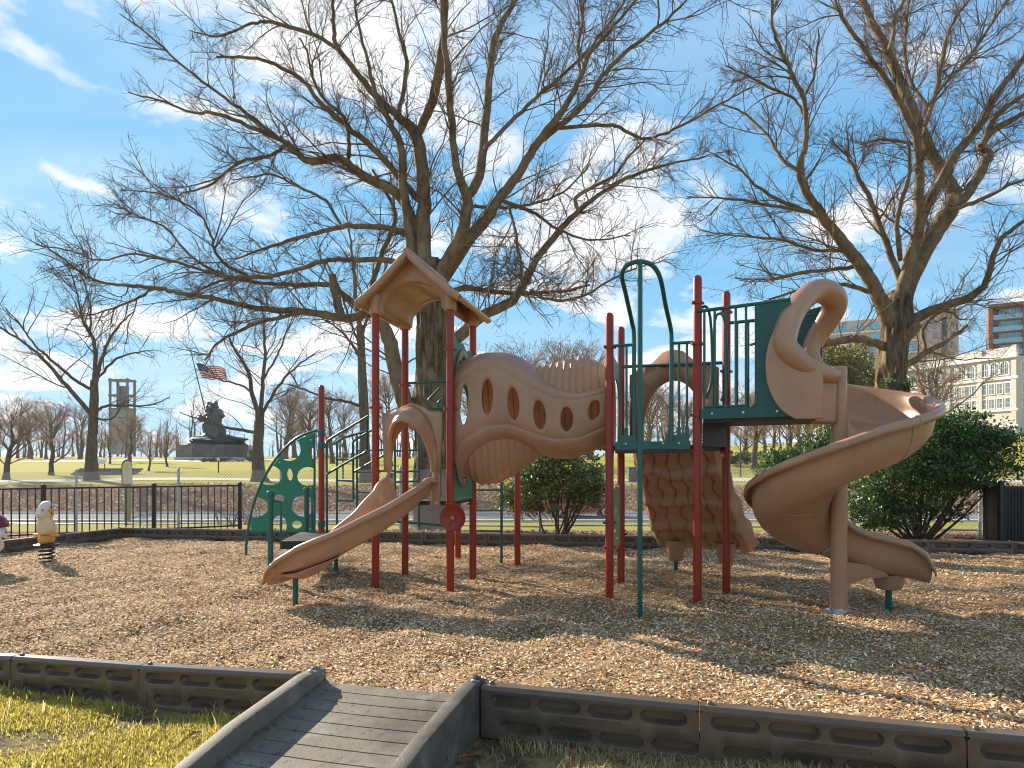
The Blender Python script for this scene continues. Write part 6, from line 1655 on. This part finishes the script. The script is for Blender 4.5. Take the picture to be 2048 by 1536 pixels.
def blob(c, r, name, mat_='bronze', sq=(1, 1, 1), rough=.25, seed=1):
    bm = bmesh.new(); bmesh.ops.create_icosphere(bm, subdivisions=3, radius=1); g = random.Random(seed)
    ph = [g.uniform(0, 6) for _ in range(6)]
    for v in bm.verts:
        n_ = v.co.copy(); k_ = 1 + rough * (math.sin(n_.x * 3 + ph[0]) * math.sin(n_.y * 3.5 + ph[1]) + .6 * math.sin(n_.z * 6 + ph[2] + n_.x * 4) + .4 * math.sin(n_.x * 9 + ph[3]) * math.sin(n_.z * 8 + ph[4]))
        v.co = Vector((n_.x * r * sq[0], n_.y * r * sq[1], n_.z * r * sq[2])) * k_ + Vector(c)
    mm = MB(); mm.v = [tuple(v.co) for v in bm.verts]; mm.f = [tuple(v.index for v in f.verts) for f in bm.faces]; bm.free()
    return mm.build(name, mat_, mo, smooth=40)
def mp_(px, py): return P(px, py, dM)
blob(mp_(430, 884), 4.2, 'rock_base', sq=(1.35, .8, .26), seed=2); blob(mp_(455, 880), 3.0, 'rock_base', sq=(1.2, .8, .3), seed=3); blob(mp_(412, 878), 2.2, 'rock_base', sq=(.9, .8, .5), seed=4)
for i, (px, py, r, sx_, sz_) in enumerate(((415, 860, 1.5, .75, 1.7), (430, 858, 1.6, .75, 1.8), (441, 866, 1.4, .8, 1.6), (421, 835, 1.5, 1.0, 1.2), (433, 832, 1.5, .9, 1.3), (408, 838, .9, 1.0, .8), (416, 815, 1.0, .9, 1.0), (428, 812, 1.0, .9, 1.0))):
    blob(mp_(px, py) - V(0, (i % 3 - 1) * .8, 0), r, 'bronze_mass', sq=(sx_, .8, sz_), seed=10 + i, rough=.3)
# flag staff and flag
fl = empty('flag', mp_(410, 810), 'striped red and white flag with blue canton flying from a leaning staff above the monument', 'flag')
m = MB(); m.tube([mp_(414, 835), mp_(381, 700)], [.14, .09], 8); m.build('staff', 'steel_dark', fl)
fa_, fd_ = mp_(392, 727), mp_(402, 757)      # hoist, top and bottom
def flagp(u, v):
    top = fa_ + (mp_(450, 736) - fa_) * u; bot = fd_ + (mp_(455, 760) - fd_) * u
    q = top + (bot - top) * v; return q + V(0, .5 * math.sin(u * 9 + v), .22 * math.sin(u * 10 + .5))
for i in range(13):
    u0 = .40 if i < 7 else 0
    rows = [[flagp(u, v) for u in np.linspace(u0, 1, 16)] for v in (i / 13, (i + 1) / 13)]
    m = MB(); m.grid(rows); m.build('stripe', 'flag_red' if i % 2 == 0 else 'flag_white', fl, smooth=60, solid=.03, normals=False)
m = MB(); m.grid([[flagp(u, v) for u in np.linspace(0, .40, 8)] for v in np.linspace(0, 7 / 13, 6)]); can = m.build('canton', 'flag_blue', fl, smooth=60, solid=.03, normals=False)
m = MB()
for r_ in range(5):
    for c_ in range(6):
        q = flagp(.035 + c_ * .062, .05 + r_ * .1); m.add([q + V(x, -.03, y) for x, y in ((-.10, 0), (0, .10), (.10, 0), (0, -.10))], [(0, 1, 2, 3)])
m.build('stars', 'flag_white', can, smooth=0, normals=False)

# bell tower far behind
dT = 420; c = P(245, 905, dT); kx = dT / F
bt = empty('bell_tower', V(c.x, c.y, c.z - 3), 'open steel framed bell tower on the horizon left of the flag', 'tower')
H = 150 * kx
xs_ = (-17 * kx, 17 * kx)
for x in xs_:
    for y in (-4, 4):
        m = MB(); m.box(V(c.x + x, c.y + y, c.z - 3 + H / 2 + 1), (1.1, 1.1, H + 2)); m.build('column', 'steel_dark', bt, smooth=0)
for zf in (1.0, .80, .62):
    m = MB(); m.box(V(c.x, c.y, c.z - 2 + H * zf), (34 * kx + 2, 9, 1.0)); m.build('crossbeam', 'steel_dark', bt, smooth=0)
m = MB(); m.box(V(c.x + 1, c.y, c.z + H * .60), (11 * kx, 5, H * .56)); m.build('bell_core', 'steel_dark', bt, smooth=0)
m = MB(); m.box(V(c.x, c.y, c.z - 3 + H * .34), (30 * kx, 7, H * .60)); m.build('lower_sheet', 'stone_wall', bt, smooth=0)

# red car on the road
q = P(1160, 1036, 40.3); z = float(terrain(np.array(q.x), np.array(q.y))) + .012
car = empty('parked_car', V(q.x, q.y, z), 'red car on the road behind the small evergreen shrub', 'car')
prof = [(-2.2, .35), (-2.22, .7), (-2.1, .95), (-1.7, 1.02), (-1.25, 1.45), (-.6, 1.6), (.5, 1.6), (1.1, 1.12), (1.95, .95), (2.22, .72), (2.25, .4), (1.9, .28), (-1.9, .28)]
rows = []
for y, sx_, in ((-.88, .97), (-.80, 1.0), (0, 1.0), (.80, 1.0), (.88, .97)):
    rows.append([V(q.x + x * sx_, q.y + y * (1 if zz_ < 1.05 else .82), z + (zz_ if abs(y) < .85 else zz_ * .985)) for x, zz_ in prof])
m = MB(); m.grid(rows, wrap=True); n = len(prof); m.add(rows[0], [tuple(range(n))]); m.add(rows[-1], [tuple(range(n))]); m.build('body', 'car_red', car, smooth=35, merge=True)
for a, b in (((-1.15, 1.06), (-.1, 1.52)), ((-.02, 1.06), (.95, 1.5))):
    m = MB(); y = q.y - .80
    m.add([(q.x + a[0], y - .085, z + a[1]), (q.x + b[0], y - .085, z + a[1]), (q.x + b[0] - (.48 if b[0] > .5 else 0), y + .04, z + b[1]), (q.x + a[0] + (.3 if a[0] < -1 else 0), y + .04, z + b[1])], [(0, 1, 2, 3)]); m.build('window', 'dark_glass', car, smooth=0, solid=.02)
Mx = Matrix(((1, 0, 0), (0, 0, -1), (0, 1, 0))).to_3x3()
for wx in (-1.38, 1.38):
    for wy in (-.84, .84):
        m = MB(); m.lathe(V(q.x + wx, q.y + wy, z + .34), [(.20, -.11), (.33, -.11), (.345, -.07), (.345, .07), (.33, .11), (.20, .11)], 24, M=Mx); w_ = m.build('wheel', 'rubber', car)
        m = MB(); m.lathe(V(q.x + wx, q.y + wy - .02, z + .34), [(.21, -.05), (.21, .095), (.18, .10), (.06, .085), (.01, .085)], 20, M=Mx); m.build('rim', 'alloy', w_)
for x, mt_ in ((-2.2, 'lamp_red'), (2.16, 'lamp_clear')):
    m = MB(); m.box(V(q.x + x, q.y - .62, z + .76), (.12, .36, .16)); m.build('tail_lamp' if x < 0 else 'headlight', mt_, car, smooth=0, bevel=.02)

# ================================================================== buildings
def facade_box(root, name, a, b, depth, z0, z1, mat_):
    """wall block from a to b (ground line), extruded back by depth"""
    t = (b - a).normalized(); nrm = V(-t.y, t.x, 0)
    if nrm.dot(V(1, .3, 0)) < 0: nrm = -nrm
    m = MB(); m.prism([V(a.x, a.y, z0), V(b.x, b.y, z0), V(b.x, b.y, z0) + nrm * depth, V(a.x, a.y, z0) + nrm * depth], V(0, 0, z1 - z0)); o = m.build(name, mat_, root, smooth=0)
    return t, nrm
wincache = {}
def window(root, c, t, nrm, w, h_, archd, key, frame='trim_white', glass='glass', mull=True):
    """window standing on the wall face at c (bottom centre); shares its meshes"""
    out = -nrm
    if key not in wincache:
        m = MB(); f = .12 * w
        if archd:
            lo = [(-w / 2, 0), (w / 2, 0), (w / 2, h_ - w / 2)] + [(w / 2 * math.cos(a), h_ - w / 2 + w / 2 * math.sin(a)) for a in np.linspace(0, math.pi, 11)[1:-1]] + [(-w / 2, h_ - w / 2)]
        else: lo = [(-w / 2, 0), (w / 2, 0), (w / 2, h_), (-w / 2, h_)]
        cx, cz = 0, h_ / 2; big = [((x) * 1.30, cz + (z - cz) * (1 + .30 * w / h_)) for x, z in lo]
        pts, fs = cdt(big, [lo]); m.add([(x, 0, z) for x, z in pts], fs)
        m2 = MB(); m2.add([(x, 0, z) for x, z in lo], [tuple(range(len(lo)))])
        fr_ = m.build('window', frame, None, smooth=0, solid=.22, offset=0, normals=False); pn = m2.build('pane', glass, None, smooth=0, normals=False)
        mm = MB()
        if mull:
            mm.box((0, -.03, h_ / 2), (w * .07, .05, h_ * .97)); mm.box((0, -.03, h_ * .5), (w * .97, .05, w * .06)); mm.box((-w * .25, -.03, h_ / 2), (w * .035, .04, h_ * .9)); mm.box((w * .25, -.03, h_ / 2), (w * .035, .04, h_ * .9))
        mu = mm.build('glazing_bar', frame, None, smooth=0) if mull else None
        wincache[key] = (fr_, pn, mu); first = True
    else: first = False
    fr_, pn, mu = wincache[key]
    if not first:
        f2 = fr_.copy(); COL.objects.link(f2); p2 = pn.copy(); COL.objects.link(p2); m2 = None
        if mu: m2 = mu.copy(); COL.objects.link(m2)
    else: f2, p2, m2 = fr_, pn, mu
    f2.parent = root; f2.location = c + out * .06 - wloc(root); f2.rotation_euler = (0, 0, math.atan2(t.y, t.x))
    for o in (p2, m2):
        if o: o.parent = f2; o.location = (0, .02, 0); o.rotation_euler = (0, 0, 0)
# cream building
a = V(103.6, 140, 0); b = V(103.6 - 19.2, 185, 0)
cb_ = empty('cream_building', V(a.x, a.y, 6), 'cream stone building with arched top floor windows behind the right tree', 'building')
t, nr = facade_box(cb_, 'wall', b, a, 30, 3, 24.0, 'cream_wall')
LnB = (a - b).length; t = (a - b).normalized()
def cbp(s, z, o=0): return b + t * s + V(0, 0, z) - nr * o
for z, hh_, o in ((24.1, .9, .7), (19.55, .5, .35), (12.9, .5, .35), (9.6, .45, .3)):
    m = MB(); m.bar(cbp(0, z, o / 2), cbp(LnB + .3, z, o / 2), o, hh_); m.build('cornice', 'trim_white', cb_, smooth=0)
m = MB(); m.bar(cbp(0, 25.2, -.3), cbp(LnB, 25.2, -.3), .5, 1.5); m.build('parapet', 'cream_wall', cb_, smooth=0)
for i in range(int(LnB / 6.9) + 1):
    m = MB(); m.bar(cbp(LnB - .5 - i * 6.9, 5, .12), cbp(LnB - .5 - i * 6.9, 26.2, .12), .28, 1.0, up=t); m.build('pilaster', 'cream_wall', cb_, smooth=0)
s = LnB - 2.4; j = 0
while s > 2:
    window(cb_, cbp(s, 20.3), t, nr, 1.5, 2.7, True, 'arch')
    j += 1; s -= 2.0 if j % 3 else 2.9
s = LnB - 1.7; j = 0
while s > 2:
    window(cb_, cbp(s, 16.4), t, nr, .95, 2.1, False, 'rect'); window(cb_, cbp(s, 13.4), t, nr, .95, 1.9, False, 'rect2')
    window(cb_, cbp(s, 6.4), t, nr, 1.1, 2.6, False, 'shop', 'trim_white', 'glass')
    j += 1; s -= 1.62 if j % 4 else 2.0
# its short right hand side
t2 = V(t.y, -t.x, 0)
if t2.x < 0: t2 = -t2
for k_ in range(4):
    for z, w_, h2, ar_, ky in ((20.3, 1.5, 2.7, True, 'arch'), (16.4, .95, 2.1, False, 'rect'), (13.4, .95, 1.9, False, 'rect2')):
        window(cb_, a + t2 * (2 + k_ * 3) + V(0, 0, z), t2, V(-t2.y, t2.x, 0), w_, h2, ar_, ky)
# brown brick high rise with glazed balconies
dH = 180
hr = empty('brick_tower', P(2050, 900, dH), 'brown brick high rise with glazed recessed balconies above the cream building', 'building')
x0, x1 = P(1990, 0, dH).x, P(2200, 0, dH).x
zb0 = 4; ztop_ = P(0, 602, dH).z
fh = 3.2; bay = 7.5
m = MB(); m.box(V((x0 + x1) / 2, dH + 9, (zb0 + ztop_) / 2), (x1 - x0, 14, ztop_ - zb0)); m.build('wall', 'brick_brown', hr, smooth=0)
z = ztop_ - 1.0; f_ = 0
m = MB(); m.box(V((x0 + x1) / 2, dH + .9, ztop_ - .4), (x1 - x0 + .02, 2.2, .8)); m.build('parapet', 'brick_brown', hr, smooth=0)
nb_ = int((x1 - x0) / bay)
for i in range(nb_ + 1):
    m = MB(); m.box(V(x0 + .5 + i * bay, dH + .9, (zb0 + ztop_ - .8) / 2), (1.0, 2.2, ztop_ - .8 - zb0)); m.build('pier', 'brick_brown', hr, smooth=0)
while z > 18:
    for i in range(nb_):
        xm = x0 + .5 + i * bay + bay / 2
        m = MB(); m.box(V(xm, dH + .9, z - fh + .12), (bay - 1.02, 2.0, .3)); m.build('balcony_slab', 'slab_grey', hr, smooth=0)
        m = MB(); m.box(V(xm, dH + .05, z - fh + .75), (bay - 1.1, .05, .95)); m.build('balcony_glass', 'blue_glass', hr, smooth=0)
        g = MB(); g.box(V(xm + .6, dH + 1.96, z - fh + 1.6), (bay - 2.6, .08, 2.5)); gl = g.build('window', 'blue_glass', hr, smooth=0)
        for kx_ in (-1.5, 0, 1.5):
            g = MB(); g.box(V(xm + .6 + kx_, dH + 1.9, z - fh + 1.6), (.10, .08, 2.5)); g.build('mullion', 'trim_white', gl, smooth=0)
    z -= fh
# beige tower with dark glazed strip, and a pale glazed block
dB = 230
bz = empty('beige_tower', P(1860, 900, dB), 'beige tower with a dark vertical window strip behind the bare tree', 'building')
x0, x1 = P(1818, 0, dB).x, P(1908, 0, dB).x; zt2 = P(0, 628, dB).z
m = MB(); m.box(V((x0 + x1) / 2, dB + 8, zt2 / 2), (x1 - x0, 16, zt2)); m.build('wall', 'beige_wall', bz, smooth=0)
m = MB(); m.box(V(P(1884, 0, dB).x, dB - .05, zt2 / 2), (1.4, .2, zt2 - 3)); m.build('window_strip', 'dark_glass', bz, smooth=0)
m = MB(); m.box(V((x0 + x1) / 2, dB + 8, zt2 + .4), (x1 - x0 + .6, 16.6, .8)); m.build('parapet', 'slab_grey', bz, smooth=0)
for i in range(12):
    for px in (1832, 1850, 1868, 1898):
        m = MB(); m.box(V(P(px, 0, dB).x, dB - .04, zt2 - 4 - i * 3.4), (1.2, .15, 1.9)); m.build('window', 'glass', bz, smooth=0)
dG = 210
gb = empty('glazed_block', P(1720, 900, dG), 'pale apartment block with blue glazed bays behind the bare tree', 'building')
x0, x1 = P(1640, 0, dG).x, P(1818, 0, dG).x; zt3 = P(0, 640, dG).z
m = MB(); m.box(V((x0 + x1) / 2, dG + 8, zt3 / 2), (x1 - x0, 16, zt3)); m.build('wall', 'beige_wall', gb, smooth=0)
for i in range(9):
    zf = zt3 - 2.1 - i * 3.6
    m = MB(); m.box(V((x0 + x1) / 2, dG - .5, zf - 1.75), (x1 - x0 + .1, 1.2, .35)); m.build('floor_slab', 'trim_white', gb, smooth=0)
    for k_ in range(6):
        m = MB(); m.box(V(x0 + 2.4 + k_ * (x1 - x0 - 4) / 5, dG - .06, zf), (2.9, .15, 2.3)); m.build('window', 'blue_glass', gb, smooth=0)

hr.rotation_euler = (0, 0, R(-33)); bz.rotation_euler = (0, 0, R(-30)); gb.rotation_euler = (0, 0, R(-27))

# ------------------------------------------------------------------ thin winter haze
m = MB(); m.box((0, 320, 33), (760, 730, 72)); hz_ = m.build('haze', 'granite', smooth=0); tag(hz_, kind='stuff')
hm = bpy.data.materials.new('haze'); hm.use_nodes = True; t_ = hm.node_tree; t_.nodes.clear()
pv_ = t_.nodes.new('ShaderNodeVolumePrincipled'); pv_.inputs['Density'].default_value = .00022; pv_.inputs['Color'].default_value = (.93, .96, 1, 1); pv_.inputs['Anisotropy'].default_value = 0
om = t_.nodes.new('ShaderNodeOutputMaterial'); t_.links.new(pv_.outputs[0], om.inputs['Volume'])
hz_.data.materials.clear(); hz_.data.materials.append(hm)
hz_['label'] = 'thin pale winter haze over the park'
